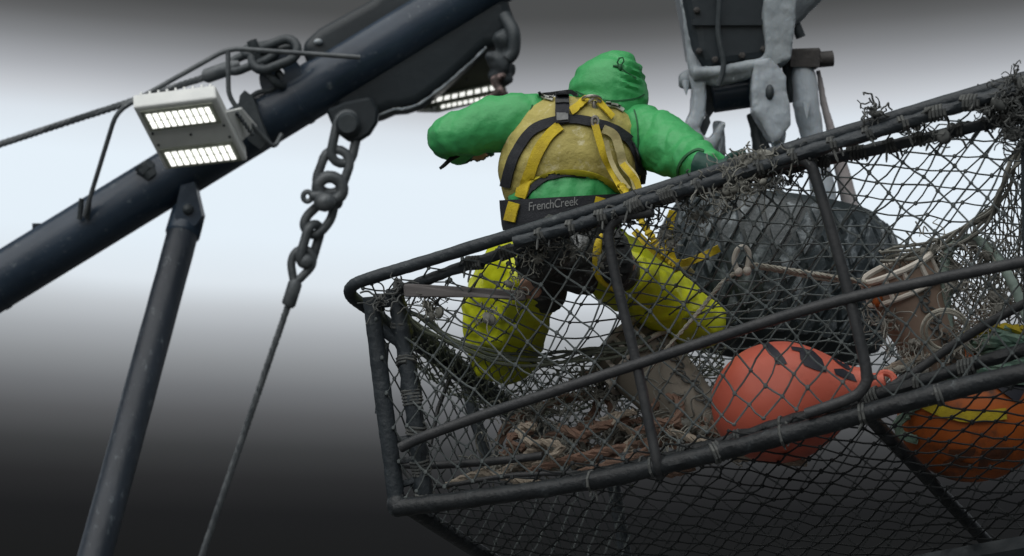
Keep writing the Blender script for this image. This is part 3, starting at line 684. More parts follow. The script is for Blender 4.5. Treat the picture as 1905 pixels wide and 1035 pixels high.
for i in range(5): mb.tube([p+V((nz3(p,9,i),0,nz3(p,9,i+5)))*.03+V((0,0,-.01*i)) for p in s0], .006, 6)
tag(mb.build('tunnel_cord', 'fray', pot), kind='stuff')
S, s0, s1 = patch([(1925,430,7.3),(1850,470,7.4),(1780,500,7.5),(1650,560,7.5)], [(1925,640,7.7),(1850,660,7.7),(1780,690,7.8),(1620,720,7.9)], .1)
diamond_net(S, 18, 8, .0036, 'twine', .009, True, 'tunnel_netting')
S, s0, s1 = patch([(940,700,7.9),(1060,690,7.9),(1200,660,7.9),(1340,640,7.8)], [(960,850,7.7),(1080,850,7.6),(1220,830,7.5),(1350,810,7.4)], .06)
diamond_net(S, 22, 9, .0036, 'twine', .01, True, 'tunnel_netting')
# frayed bundles of old twine
def tangle(mb, c, rx, rz, n, r=.004, curl=.03, ry=.04, dens=.6):
    r *= .55; curl *= .5
    for _ in range(max(1, n//9)):
        q = c+V((random.gauss(0,.35)*rx, random.gauss(0,.3)*ry, random.gauss(0,.35)*rz)); k_ = random.uniform(.008,.02)
        mb.ell(q, V((k_*random.uniform(.8,1.6), 0, k_*random.uniform(-.4,.4))), V((0, k_, 0)), V((k_*random.uniform(-.4,.4), 0, k_*random.uniform(.7,1.4))), 7, 5)
    for _ in range(int(n*1.9*dens)):
        p = c+V((random.gauss(0,.5)*rx, random.gauss(0,.5)*ry, random.gauss(0,.5)*rz)); pts = [p]
        d = V((random.gauss(0,1), random.gauss(0,.6), random.gauss(0,1))).normalized()
        for i in range(random.randint(3,6)):
            d = (d+V((random.gauss(0,.8), random.gauss(0,.5), random.gauss(0,.8)-.15))).normalized(); p = p+d*curl; pts.append(p)
        mb.tube(spline(pts, 3), r*random.uniform(.6,1.25), 4)
mb = MB()
for x, y, rx, rz, n in ((1352,318,.035,.025,26),(1392,304,.04,.022,44),(1378,345,.035,.05,44),(1430,287,.05,.018,24),(1310,342,.04,.02,12),(1345,370,.03,.06,20),(1420,345,.05,.02,16)): tangle(mb, FP(x, y, -.02), rx, rz, n)
tag(mb.build('frayed_twine', 'fray', pot), kind='stuff')
mb = MB()
for x, y, rx, rz, n in ((1897,158,.03,.035,60),(1880,185,.06,.035,90),(1852,203,.06,.03,50),(1900,215,.04,.06,60),(1885,245,.03,.05,40),(1200,392,.03,.02,16),(1265,360,.04,.03,24),(1450,330,.05,.03,26),(1500,290,.04,.02,20),(1700,235,.03,.02,12),(1150,405,.04,.02,20)): tangle(mb, FP(x, y, -.01), rx, rz, n, .0045)
for x, y in ((1623,208),(1629,204),(1760,250),(740,540),(705,560)): tangle(mb, FP(x, y, -.02), .015, .03, 12, .005)
tag(mb.build('frayed_twine', 'dark_fray', pot), kind='stuff')
mb = MB()
for x, y, n in ((795,565,22),(805,575,18),(900,585,12),(985,470,22),(1000,470,26),(1060,455,16),(960,530,12),(1130,480,18),(1240,440,30),(1300,400,30)): tangle(mb, FP(x, y, .05), .035, .04, n, .0032, .028)
tag(mb.build('frayed_twine', 'fray', pot), kind='stuff')

# launcher legs under the pot
la = thing('pot_stand', V((1, 7.5, DECK)), 'black steel stand of beams and legs holding the crab pot up over the deck', 'stand')
for w_ in (1.25, 1.9):
    a, b = FB+WW*w_+VV*.12, FD_+WW*w_+VV*.12
    mb = MB(); mb.tube([a-UU*.1, b+UU*.1], .055, 4); mb.build('beam', 'dark_steel', la, smooth=False)
    for t in (.08, .92):
        q = a.lerp(b, t); mb = MB(); mb.tube([q, V((q.x, q.y, DECK))], .05, 12); mb.build('leg', 'dark_steel', la)

# ------------------------------------------------------------------ what lies in the pot
def buoy(px_axis, z0, z1, prof, m, label, seg=40):
    a, b = P(*px_axis[0], z0), P(*px_axis[1], z1); L_ = (b-a).length; ax = (b-a).normalized()
    t = thing('buoy', a.lerp(b, .4), label, 'buoy')
    mb = MB(); pr = [V((h*L_, r*z0/FPX, 0)) for h, r in prof]; pr = spline(pr, 5)
    mb.lathe([(p.x, max(p.y, .001)) for p in pr], a, ax, seg); mb.build('float', m, t)
    return t, bvh_mb(mb), a, b, ax
by, bv1, a, b, ax = buoy([(1326,772),(1618,716)], 6.98, 6.86, [(0,2),(.02,36),(.07,62),(.16,88),(.28,106),(.42,112),(.56,106),(.7,86),(.82,60),(.9,42),(.97,34),(1,30)], 'orange_buoy', 'salmon orange teardrop buoy with black markings lying in the middle of the pot')
def zz(l, x0, y0, s): return [(x0+x/s, y0+y/s) for x, y in l]
G = [zz(l, 1320, 620, 5.75) for l in ([(545,115),(640,112),(730,190),(800,275),(832,335),(715,340),(685,260),(630,190)],
    [(868,148),(960,160),(1105,195),(1200,285),(1250,425),(1150,405),(1010,352),(968,280),(1060,292),(1135,310),(1125,262),(1060,225),(960,205),(880,185)],
    [(1300,268),(1390,290),(1470,335),(1530,415),(1450,385),(1370,330)], [(1325,388),(1420,385),(1540,448),(1578,525),(1450,490),(1345,445)])]
for g_ in G: decal(bv1, [g_]).build('letter', 'buoy_black', by, smooth=False)
mb = MB(); mb.tube([b-ax*.01, b+ax*.05], [.04,.03], 14); c = b+ax*.05; u, w = frame(ax)
mb.tube([c+(ax*math.cos(t)+w*math.sin(t))*.03 for t in [i*math.pi/8 for i in range(16)]], .012, 8, closed=True); mb.build('eye', 'orange_buoy', by)
by2, bv2, a, b, ax = buoy([(1672,800),(2000,725)], 7.22, 7.12, [(0,2),(.02,40),(.08,74),(.18,104),(.3,122),(.44,127),(.58,118),(.72,94),(.83,66),(.92,46),(1,34)], 'orange_buoy_bright', 'bright orange buoy with dark print behind the bottom rail at the right edge')
sG = 3.234
G = [[(1766,836),(1816,834),(1812,846),(1786,858),(1812,862),(1808,872),(1752,868),(1756,858),(1784,846),(1764,845)], [(1826,838),(1884,832),(1884,841),(1842,846),(1841,851),(1868,849),(1866,858),(1838,860),(1836,872),(1818,872)]]
for g_ in G: decal(bv2, [g_]).build('letter', 'faded_print', by2, smooth=False)
mb = strap(bv2, [(1850,690),(1870,715),(1900,735)], 34, .006); mb.build('dark_band', 'buoy_black', by2)
mb = strap(bv2, [(1700,735),(1740,760),(1800,775),(1870,770)], 20, .008); mb.build('yellow_band', 'yellow_rope', by2)
mb = MB()
def coil(name, m, label, cat, pts_list, r, dz=0, group=None):
    pts_list = [[(p[0], p[1], p[2]+dz) for p in l] for l in pts_list]
    first = P(*pts_list[0][0]); t = None
    mb = MB()
    for pts in pts_list: twisted(mb, spline([P(*p) for p in pts], 8), r)
    o = mb.build(name, m, None, origin=first); tag(o, label, cat, group); return o
def twisted(mb, sp, r, pitch=None):        # three-strand laid rope along a path
    pitch = pitch or r*7; acc = 0; prev = None; st = [[], [], []]
    # resample
    pts = [sp[0]]; 
    for p in sp[1:]:
        if (p-pts[-1]).length > pitch/5: pts.append(p)
    for i, p in enumerate(pts):
        d = (pts[min(i+1, len(pts)-1)]-pts[max(i-1, 0)]).normalized()
        if prev is None: u, w = frame(d)
        else:
            u = (prev-d*prev.dot(d)); u = u.normalized() if u.length > 1e-6 else frame(d)[0]; w = d.cross(u)
        prev = u; acc += (p-pts[i-1]).length if i else 0
        for s_ in range(3):
            t = acc/pitch*2*math.pi+s_*2.094; st[s_].append(p+(u*math.cos(t)+w*math.sin(t))*r*.5)
    for s_ in st: mb.tube(s_, r*.58, 5)
coil('mooring_rope', 'green_rope', 'green rope coils heaped on top of the bright orange buoy', 'rope', [[(1700,745,6.66),(1760,700,6.6),(1830,690,6.56),(1930,660,6.56)],[(1690,765,6.66),(1750,725,6.6),(1850,715,6.56),(1930,700,6.56)],[(1790,660,6.75),(1830,640,6.6),(1880,632,6.6),(1925,640,6.6)],[(1800,672,6.7),(1850,655,6.6),(1920,650,6.6)],[(1790,640,6.75),(1840,622,6.65),(1920,615,6.65)],[(1780,690,6.7),(1830,672,6.65),(1925,668,6.6)]], .022, .42)
coil('rope_end', 'green_rope', 'short end of green rope round the nose of the bright orange buoy', 'rope', [[(1690,772,6.68),(1668,788,6.68),(1680,812,6.68),(1720,820,6.66)]], .018, .4)
coil('yellow_rope', 'yellow_rope', 'yellow rope bent over the bright orange buoy at the right edge', 'rope', [[(1780,685,6.62),(1774,660,6.65),(1790,630,6.7),(1830,616,6.65),(1870,612,6.65),(1925,618,6.6)]], .02, .42)
def heap(n, x0, x1, ya, yb, z0, z1):       # bights thrown down at random on the floor
    out = []
    for _ in range(n):
        x = random.uniform(x0, x1); f = (x-x0)/(x1-x0); y = ya*(1-f)+yb*f+random.uniform(-34, 14); z = random.uniform(z0, z1); l = []
        for k_ in range(5):
            l.append((x, y, z)); x += random.uniform(20, 75)*random.choice((1, 1, -.6)); y += random.uniform(-30, 26); z += random.uniform(-.08, .08)
        out.append(l)
    return out
coil('orange_rope_pile', 'orange_rope', 'loose pile of faded orange rope on the pot floor beside the grey bait tub', 'rope', 
  [[(925,835,7.6),(945,790,7.6),(1000,760,7.6),(1060,740,7.6),(1110,738,7.6),(1105,770,7.6),(1085,790,7.55)],[(1090,700,7.5),(1150,690,7.5),(1220,705,7.4),(1290,740,7.3),(1330,775,7.3)],[(1075,795,7.5),(1130,790,7.5),(1200,785,7.45),(1260,790,7.4)],
   [(1215,760,7.3),(1235,735,7.3),(1265,750,7.25),(1255,790,7.2),(1225,800,7.2),(1220,775,7.2)],[(1260,770,7.3),(1300,780,7.25),(1340,800,7.2)],[(930,850,7.5),(1000,820,7.5),(1090,800,7.5),(1060,850,7.4),(960,870,7.45)],[(980,880,7.3),(1060,855,7.3),(1150,835,7.3),(1230,820,7.3),(1180,850,7.2),(1050,890,7.2)],[(1110,720,7.55),(1140,760,7.5),(1120,800,7.5)]]+heap(9, 940, 1280, 858, 812, 7.2, 7.5), .018)
coil('tan_rope_pile', 'tan_rope', 'tan rope lying in bights along the pot floor under the orange rope', 'rope', [[(900,890,7.4),(980,865,7.4),(1100,850,7.4),(1160,800,7.4),(1155,770,7.4),(1110,790,7.4)],[(1240,800,7.2),(1300,820,7.1),(1400,850,7.0),(1500,862,6.9)],[(1620,760,6.9),(1640,700,6.95),(1690,672,6.95),(1740,665,6.95)],[(830,905,7.3),(900,880,7.3),(1000,900,7.2),(1120,880,7.1)]]+heap(9, 900, 1340, 880, 822, 7.15, 7.5), .015)
def tub(rim, base, z0, z1, r0, r1, m, rimm, label, tilt=V((0,0,0))):
    a, b = P(*rim, z0), P(*base, z1); ax = (b-a).normalized(); L_ = (b-a).length; k0, k1 = r0*z0/FPX, r1*z1/FPX
    t = thing('bait_tub', b, label, 'bait tub')
    mb = MB(); mb.lathe([(0,k0*.93),(L_*.02,k0),(L_*.5,(k0+k1)/2*1.03),(L_*.94,k1),(L_,k1*.86),(L_*1.005,.002)], a, ax, 36, caps=False)
    mb.lathe([(0,k0*.93),(L_*.5,(k0+k1)/2*.94),(L_*.93,k1*.9),(L_*.95,.002)], a, ax, 36, caps=False); mb.build('tub_body', m, t)
    u, w = frame(ax, CR)
    def rg(h, r): return [a+ax*h+(u*math.cos(q)+w*math.sin(q))*r for q in [2*math.pi*i/40 for i in range(40)]]
    MB().tube(rg(-.004, k0), .012, 8, closed=True).build('rim', rimm, t)
    MB().tube(rg(L_*.2, k0*.985+.006), .009, 8, closed=True).build('rim_band', rimm, t)
    mb = MB()
    for q in range(12):
        an = q*math.pi/6; e = u*math.cos(an)+w*math.sin(an); mb.tube([a+e*k0, a+ax*L_*.2+e*(k0*.985+.006)], .009, 6)
    mb.build('rib', rimm, t)
    mb = MB()
    for side in (0.25, 3.3):
        for i in range(13):
            f = .18+.8*i/13; r = (k0*(1-f)+k1*f)+.008; an = side+.12*math.sin(i*1.7); c = a+ax*L_*f+(u*math.cos(an)+w*math.sin(an))*r
            e1 = ax if i % 2 else (ax+w*.8).normalized(); e2 = e1.cross(u*math.cos(an)+w*math.sin(an)).normalized()
            mb.tube([c+(e1*math.cos(q)*1.3+e2*math.sin(q)*.8)*.013 for q in [j*math.pi/5 for j in range(10)]], .0035, 5, closed=True)
    tag(mb.build('lacing', 'dark_fray', t), kind='stuff')
    return t, a, ax, u, w, k0, L_
mb = MB()
for x, y, z, rx, rz, n in ((1740,470,6.98,.05,.04,40),(1775,520,6.95,.03,.06,40),(1700,640,6.95,.05,.05,40),(1650,600,6.95,.03,.05,24),(1785,640,6.95,.04,.05,40),(1830,470,6.9,.06,.05,40),(1860,560,6.9,.05,.06,40),(1700,690,6.95,.06,.03,40)): tangle(mb, P(x, y, z), rx, rz, n, .0042, .045)
tag(mb.build('frayed_twine', 'twine_pale', pot), kind='stuff')
mb = MB()
for x, y, z, rx, rz, n in ((1000,770,7.5,.1,.05,40),(1100,720,7.5,.1,.06,50),(1150,800,7.4,.12,.05,50),(1040,830,7.4,.12,.04,40),(1260,740,7.3,.06,.08,40),(1290,800,7.2,.08,.04,40),(950,860,7.4,.1,.03,30)): tangle(mb, P(x, y, z), rx, rz, n, .005, .06)
tag(mb.build('frayed_twine', 'fray', pot), kind='stuff')
tub((1668,500),(1752,690), 7.02, 7.05, 70, 52, 'tan_plastic', 'white_plastic', 'tan plastic bait tub with white slotted rim hanging beside the tyre')
tub((1168,642),(1325,810), 7.5, 7.3, 76, 50, 'grey_plastic', 'white_plastic', 'grubby grey bait tub lying among orange rope on the pot floor')
mb = MB(); mb.ell(P(1622,545,6.96), CR*.03, CD*.02, CF*.02); mb.ell(P(1632,556,6.96), CR*.02, CD*.03, CF*.02)
tag(mb.build('float_tag', 'orange_buoy_bright', origin=P(1622,545,6.96)), 'small orange plastic tag at the left side of the tan bait tub', 'tag')
mb = MB()
for dx, r in ((0,41),(4,37),(2,44)): mb.tube([P(1756+dx+r*math.cos(t), 616+r*.92*math.sin(t), 6.8+.03*math.sin(t)) for t in [i*math.pi/20 for i in range(40)]], .0055, 6, closed=True)
tag(mb.build('cord_ring', 'white_rope', origin=P(1756,616,6.8)), 'thin white cord coiled in a ring in front of the tan bait tub', 'cord')
mb = MB(); sp = spline([P(*p) for p in ((1766,690,7.0),(1765,620,6.98),(1760,560,6.97),(1758,500,6.96),(1765,468,6.95),(1790,446,6.93),(1820,448,6.9),(1850,475,6.88),(1885,530,6.85),(1910,590,6.85),(1925,640,6.85))], 12)
rr = [.0165*(1+.07*math.sin(i*2.2)) for i in range(len(sp))]; mb.tube(sp, rr, 12)
tag(mb.build('hose', 'green_hose', origin=P(1766,690,7.0)), 'pale green ribbed hose arching beside the tan bait tub', 'hose')
mb = MB(); mb.tube(spline([P(*p) for p in ((1700,680,6.95),(1660,690,6.95),(1635,720,6.95),(1622,760,6.95))], 8), .014, 10)
tag(mb.build('rope_end', 'white_rope', origin=P(1700,680,6.95)), 'short pale rope bight below the tan bait tub', 'rope')
t = thing('snap_line', P(1385,485,6.95), 'thin white line with a brass snap strung across the netting before the tyre', 'line')
mb = MB(); twisted(mb, spline([P(*p) for p in ((1195,705,7.1),(1235,655,7.0),(1300,580,6.95),(1345,525,6.93),(1375,505,6.93))], 8), .008); mb.build('line', 'white_rope', t)
mb = MB(); twisted(mb, spline([P(*p) for p in ((1398,492,6.92),(1450,500,6.92),(1530,512,6.92),(1610,524,6.95))], 8), .009); twisted(mb, spline([P(*p) for p in ((1398,496,6.93),(1460,506,6.93),(1530,519,6.93),(1610,526,6.96))], 8), .008); mb.build('line', 'white_rope', t)
mb = MB(); mb.tube(spline([P(*p) for p in ((1372,505,6.92),(1366,485,6.92),(1372,465,6.92),(1384,460,6.92),(1393,470,6.92),(1392,490,6.92),(1388,505,6.92))], 5), .009, 8); mb.ell(P(1374,506,6.92), CR*.014, CD*.016, CF*.014); mb.ell(P(1390,504,6.92), CR*.014, CD*.016, CF*.014); mb.build('snap', 'white_plastic', t)
# the plank
z_ = fz(860,545)+.05; mb = MB(); a0 = P(750,528,z_); mb.prism([P(750,530,z_), P(760,528,z_), P(975,541,z_+.03), P(980,556,z_+.03), P(975,561,z_+.03), P(900,554,z_), P(752,553,z_)], CF*.05)
pl = mb.build('plank', 'wood', None, smooth=False, origin=P(860,545,z_)); tag(pl, 'weathered grey plank wedged behind the netting near the top left corner', 'plank')
pl.modifiers.new('b','BEVEL').width = .004

# ------------------------------------------------------------------ the fisherman, seen from behind and below
man = thing('person', P(1045, 560, 7.3), 'person in green hooded jacket, olive vest and yellow rain trousers kneeling on the pot netting', 'person')
TS = [(1047,445,7.32,.172,.135), (1048,400,7.335,.18,.135), (1052,360,7.35,.198,.142), (1060,320,7.37,.214,.148), (1070,265,7.4,.214,.152), (1079,220,7.425,.192,.142), (1085,195,7.438,.16,.12), (1087,183,7.444,.11,.09)]
TS = [(x, y+20, z, w, h) for x, y, z, w, h in TS]     # the spine sits a little lower in view than the back it carries
def tsec(y):
    for i in range(len(TS)-1):
        if TS[i][1] >= y >= TS[i+1][1]: break
    a = TS[i]; b = TS[i+1]; t = min(max((a[1]-y)/(a[1]-b[1]), -.5), 1.3); return [a[k]*(1-t)+b[k]*t for k in range(5)]
TD = (P(1084,215,7.44)-P(1047,420,7.335)).normalized(); TU = (CR-TD*CR.dot(TD)).normalized(); TWv = TD.cross(TU)
if TWv.dot(CF) > 0: TWv = -TWv        # towards the camera: his back
def tsurf(th, y, off=0, yo=0):
    x, yy, z, w, h = tsec(y); return P(x, yy+yo, z)+TU*math.cos(th)*(w+off)+TWv*math.sin(th)*(h+off)
def tback(th, y, off=0, yo=0):          # the same, for the height at which the point is seen
    yy = y
    for _ in range(5):
        p = tsurf(th, yy, off, yo); yy += (y+yo-pxy(p)[1])*.9
    return p
def tb(mb, pts, n=6, seg=18, rough=0):   # limb: (px, py, z, radius)
    sp = spline([P(*p[:3]) for p in pts], n); rs = spline([V((p[3], 0, 0)) for p in pts], n)
    mb.tube(sp, [max(r.x, .004) for r in rs], seg); return mb
def ball(mb, p, r): mb.ell(P(*p), CR*r, CD*r, CF*r, 16, 10)
ARM_L = [(1010,225,7.44,.085),(975,226,7.42,.098),(920,232,7.42,.092),(868,246,7.4,.08),(836,252,7.42,.07),(832,260,7.5,.064),(845,270,7.62,.058),(860,278,7.72,.05)]
ARM_R = [(1150,230,7.44,.085),(1188,248,7.4,.1),(1225,262,7.34,.104),(1258,282,7.22,.092),(1285,296,7.12,.074),(1308,304,7.03,.06),(1324,312,6.96,.05)]
LEG_L = [(1010,470,7.3,.1),(966,505,7.36,.13),(940,560,7.5,.142),(936,625,7.6,.135),(938,655,7.64,.12)]
SHIN_L = [(938,648,7.62,.115),(955,610,7.5,.115),(975,560,7.33,.1),(1000,510,7.18,.08)]
LEG_R = [(1085,470,7.3,.1),(1155,502,7.38,.122),(1220,545,7.48,.12),(1275,590,7.56,.108),(1298,604,7.6,.098)]
SHIN_R = [(1298,604,7.58,.09),(1262,580,7.46,.098),(1210,545,7.32,.09),(1165,505,7.16,.075)]
def scaled(l, s): return [(x, y, z, r*s) for x, y, z, r in l]
# hands with five fingers
def hand(mb, w, f, n, th, curl, s=1.0, pad=0.0):
    f = f.normalized(); n = (n-f*n.dot(f)).normalized(); c = f.cross(n).normalized()
    if c.dot(th) < 0: c = -c
    rings = []
    for t, hw, hh in ((-.02,.026,.022),(.0,.03,.021),(.04,.041,.018),(.08,.043,.016),(.095,.04,.012)):
        rings.append([w+f*t*s+c*math.cos(q)*(hw*s+pad)+n*math.sin(q)*(hh*s+pad) for q in [2*math.pi*i/14 for i in range(14)]])
    mb.ring_join(rings)
    for i, (ln, r) in enumerate(((.9,.0088),(1.0,.0092),(.95,.0088),(.75,.0078))):
        p = w+f*.078*s+c*(.031-.0205*i)*s; d = f.copy(); pts = [w+f*.05*s+c*(.028-.018*i)*s, p]; a = curl*.6
        for L_ in (.045,.028,.022):
            ca, sa = math.cos(a), math.sin(a); d = (f*ca+n*sa); p = p+d*L_*ln*s; pts.append(p); a += curl
        mb.tube(spline(pts, 4), [(r+pad*.8)*s]*(len(pts)*4-4)+[(r*.7+pad*.8)*s], 9)
    p = w+f*.02*s+c*.026*s; d1 = (f*.55+c*.8+n*.25).normalized(); d2 = (f*.85+c*.25+n*.55).normalized()
    pts = [w+f*.01*s+c*.012*s, p, p+d1*.035*s, p+d1*.035*s+d2*.032*s, p+d1*.035*s+d2*.032*s+(d2+n*.4).normalized()*.022*s]
    mb.tube(spline(pts, 4), (.0105+pad*.8)*s, 9)
HL = (P(866,282,7.78), CF*1.0+CR*.25-CD*.1, CD*.8+CR*.3, CR)
HR = (P(1330,316,6.93), CR*.9+CD*.25-CF*.35, -CF*.9-CD*.2, -CD)
# the body under the clothes: one continuous figure
mb = MB(); mb.loft([(P(x, y, z), w*.78, h*.78) for x, y, z, w, h in TS], right=TU, axis=TD)
for l in (ARM_L, ARM_R): tb(mb, scaled(l, .62))
for l in (LEG_L, SHIN_L, LEG_R, SHIN_R): tb(mb, scaled(l, .62))
ball(mb, (938,655,7.63), .07); ball(mb, (1298,604,7.59), .06)
tb(mb, [(1100,215,7.44,.06),(1115,195,7.46,.058),(1128,170,7.49,.06)])
hc = P(1138,168,7.5); mb.ell(hc, CR*.075, CF*.09, (P(1148,120,7.52)-hc).normalized()*.105, 20, 14)
fc = hc+CF*.07; mb.ell(fc+CD*.045, CR*.05, CF*.045, CD*.05); mb.ell(fc+CF*.032+CD*.012, CR*.014, CF*.02, CD*.024, 10, 7); mb.ell(fc+CF*.022+CD*.05, CR*.024, CF*.012, CD*.006, 10, 6)
for s_ in (-1, 1): mb.ell(hc+CR*s_*.08+CD*.01, CR*.012, CF*.02, CD*.032, 10, 7)
for s_, b0_, b1_ in (('L',(1000,510,7.18),(985,540,7.1)),('R',(1165,505,7.16),(1150,470,7.05))): tb(mb, [(*b0_, .045),(*b1_, .04)])
hand(mb, *HL, .35); hand(mb, *HR, .75)
tb(mb, [(858,277,7.7,.03),(866,282,7.78,.028)]); tb(mb, [(1320,311,6.97,.03),(1330,316,6.93,.028)])
body = place('body', remesh(mb, .0075, 2), 'skin', man)
mb = MB()
for s_ in (-1, 1): mb.ell(fc+CF*.018+CR*s_*.032-CD*.008, CR*.013, CF*.011, CD*.009, 10, 7)
mb.build('eyes', 'eye', man)
mb = MB(); mb.ell(hc-CF*.01-CD*.016, CR*.08, CF*.09, CD*.095, 18, 12); place('hair', remesh(mb, .012, 2, lambda p: .004*nz3(p, 60)), 'hair', man)

def crease(p, f, wx, wy, wz, s=0):     # thin sharp valleys
    q = V((p.x*wx+.06*nz3(p, 6, s), p.y*wy, p.z*wz+.06*nz3(p, 6, s+9)))
    return max(0, 1-abs(noise.noise(q*f+V((s, s*2, -s))))*2.2)**7
# jacket: torso and sleeves grown as one skin, with folds
def folds(p):
    x, y, z = pxy(p); d = .008*nz3(p, 5)+.006*max(0, ridge(p, 6.5, 4)-.45)
    if x < 1000 or x > 1165:      # creases run round the sleeves
        q = (x if x < 1000 else x*.8+y*.6)/FPX*7; d += .006*math.sin(q*80+6*nz3(p, 7)+4*nz3(p, 3, 2))*(.4+nz3(p, 6, 9)) + .006*max(0, ridge(p, 11)-.35)
    elif y > 325: d += .006*math.sin((x+y*.5)/FPX*7*75+7*nz3(p, 6))*(.45+nz3(p, 8, 4)) + .006*max(0, ridge(p, 13)-.3)
    d += .0025*ridge(p, 24)
    if x < 1000 or x > 1165: d -= .0055*crease(p, 5.5, 2.2, .6, .5, 1)*(.5+nz3(p, 5, 8))+.0012*crease(p, 9, 1.6, .6, -.6, 5)
    else: d -= .005*crease(p, 8, 1.6, .6, .6, 2)
    return d
mb = MB(); mb.loft([(P(x, y, z), w, h) for x, y, z, w, h in TS if y <= 425], right=TU, axis=TD)
mb.loft([(P(1047,424,7.33),.165,.13),(P(1048,410,7.335),.188,.148),(P(1051,384,7.345),.204,.156),(P(1056,355,7.36),.2,.15)], right=TU, axis=TD)
tb(mb, ARM_L); tb(mb, ARM_R); ball(mb, (836,254,7.45), .068); ball(mb, (985,228,7.43), .098); ball(mb, (1182,246,7.41), .1)
me = remesh(mb, .0095, 4, folds); bvj = bvh_of(me); place('jacket', me, 'green_jacket', man)
mb = MB(); mb.loft([(P(1112,222,7.44),.12,.11),(P(1124,204,7.46),.138,.125),(P(1131,180,7.48),.142,.14),(P(1138,155,7.5),.132,.14),(P(1146,131,7.51),.103,.125),(P(1150,112,7.515),.07,.085),(P(1151,103,7.52),.03,.04)], right=CR)
def hfold(p):
    x, y, z = pxy(p); d = .004*nz3(p, 7)+.0015*ridge(p, 22)
    g = math.exp(-((x-1175)**2/500+(y-135)**2/900)); d += g*.011*math.sin((y*1.0-(x-1160)*.5)*.42+2.5*nz3(p, 8)); 
    d += .008*math.exp(-((y-178-(x-1100)*.05)**2)/60)*nz3(p, 9, 3)+.003*math.sin((y+.3*x)*.25+5*nz3(p, 5))*max(0, nz3(p, 4, 7))-.003*crease(p, 6, .8, .6, 1.6, 4)
    return d
me = remesh(mb, .0085, 4, hfold); bvh_h = bvh_of(me); place('hood', me, 'green_jacket', man)
h0, nn = hit(bvh_h, 1152, 124); mb = MB(); q0 = h0-CF*.008
mb.tube([q0+CR*K(x)+CD*K(y) for x, y in ((0,2),(-4,-8),(0,-16),(7,-17),(9,-10),(4,-3))], .003, 6); mb.ell(q0+CR*.003+CD*.004, CR*.008, CD*.013, CF*.008); mb.tube([q0, q0-CR*.022-CD*.001], .004, 6); mb.tube([q0, q0+CR*.02+CD*.018, q0+CR*.06+CD*.042], .0025, 5)
mb.build('drawcord', 'green_dark', man)

# rain trousers
def pfold(p):
    x, y, z = pxy(p); L_ = x < 1060
    q = ((y*1.0+x*.2) if L_ else (x*.85+y*.5))/FPX*7
    return .010*nz3(p, 5)+.009*math.sin(q*62+7*nz3(p, 5)+3*nz3(p, 11))*(.45+nz3(p, 6, 9))+.008*max(0, ridge(p, 9)-.3)+.002*ridge(p, 25)-.006*crease(p, 5, .6, .6, 1.9, 3)*(.6+nz3(p, 4, 2))-.003*crease(p, 9, 1.2, .6, .8, 7)
mb = MB(); mb.loft([(P(1047,510,7.3),.1,.08),(P(1046,485,7.3),.175,.135),(P(1046,455,7.31),.182,.137),(P(1047,418,7.33),.176,.13)], right=TU, axis=TD)
for l in (LEG_L, SHIN_L, LEG_R, SHIN_R): tb(mb, l)
ball(mb, (938,652,7.63), .125); ball(mb, (1297,602,7.59), .1)
me = remesh(mb, .011, 4, pfold); place('rain_trousers', me, 'yellow_pants', man)
# boots tucked behind, soles towards the camera
def boot(pts, sole, nm):
    mb = MB()
    for l in pts: tb(mb, l, 5, 16)
    b_ = place('boot', remesh(mb, .0095, 3, lambda p: .007*nz3(p, 13)+.003*nz3(p, 40)), 'boot_rubber', man)
    mb = MB(); tp = spline([P(*p[:3]) for p in sole], 6); ws = spline([V((p[3],0,0)) for p in sole], 6); rings = []
    for i, c in enumerate(tp):
        d = (tp[min(i+1, len(tp)-1)]-tp[max(i-1, 0)]).normalized(); s_ = d.cross(CF).normalized(); w = ws[i].x
        rings.append([c+s_*w-CF*.0, c-s_*w, c-s_*w+CF*.03, c+s_*w+CF*.03])
    mb.ring_join(rings); sl = mb.build('sole', 'rubber', b_, smooth=False)
    mb = MB()
    for i in range(2, len(tp)-2, 3): 
        d = (tp[i+1]-tp[i-1]).normalized(); s_ = d.cross(CF).normalized(); mb.box(tp[i]-CF*.004, s_*ws[i].x*.8, d*.008, CF*.006)
    mb.build('lug', 'rubber', sl, smooth=False)
boot([[(1012,548,7.28,.08),(1010,510,7.15,.082),(1018,478,7.08,.08)],[(1050,445,7.06,.06),(1022,470,7.04,.072),(992,488,7.04,.068),(972,492,7.06,.05)]], [(1062,440,6.99,.02),(1045,452,6.98,.045),(1010,474,6.97,.05),(980,488,6.98,.045),(966,494,7.0,.02)], 0)
boot([[(1165,520,7.22,.07),(1150,500,7.12,.07)],[(1140,440,7.06,.045),(1142,465,7.05,.058),(1146,500,7.05,.06),(1148,525,7.07,.045)]], [(1140,428,7.0,.02),(1141,442,6.99,.042),(1143,475,6.98,.05),(1146,510,6.98,.048),(1148,530,7.0,.02)], 1)
mb = MB(); tb(mb, [(1000,430,7.1,.075),(1050,455,7.1,.085),(1095,470,7.12,.085),(1110,500,7.14,.06)]); tb(mb, [(1030,500,7.13,.06),(1075,515,7.14,.055),(1105,525,7.16,.045)]); tb(mb, [(975,440,7.12,.05),(1000,450,7.1,.07),(1060,430,7.1,.07),(1120,415,7.12,.06)])
place('seat_pad', remesh(mb, .01, 3, lambda p: .012*nz3(p, 10)+.006*nz3(p, 26)), 'boot_rubber', man)
tb(MB(), [(1120,436,7.0,.006),(1113,455,6.99,.014),(1111,490,6.99,.016),(1118,520,7.0,.012),(1150,545,7.02,.006)]).build('knee_strap', 'yellow_web', man)
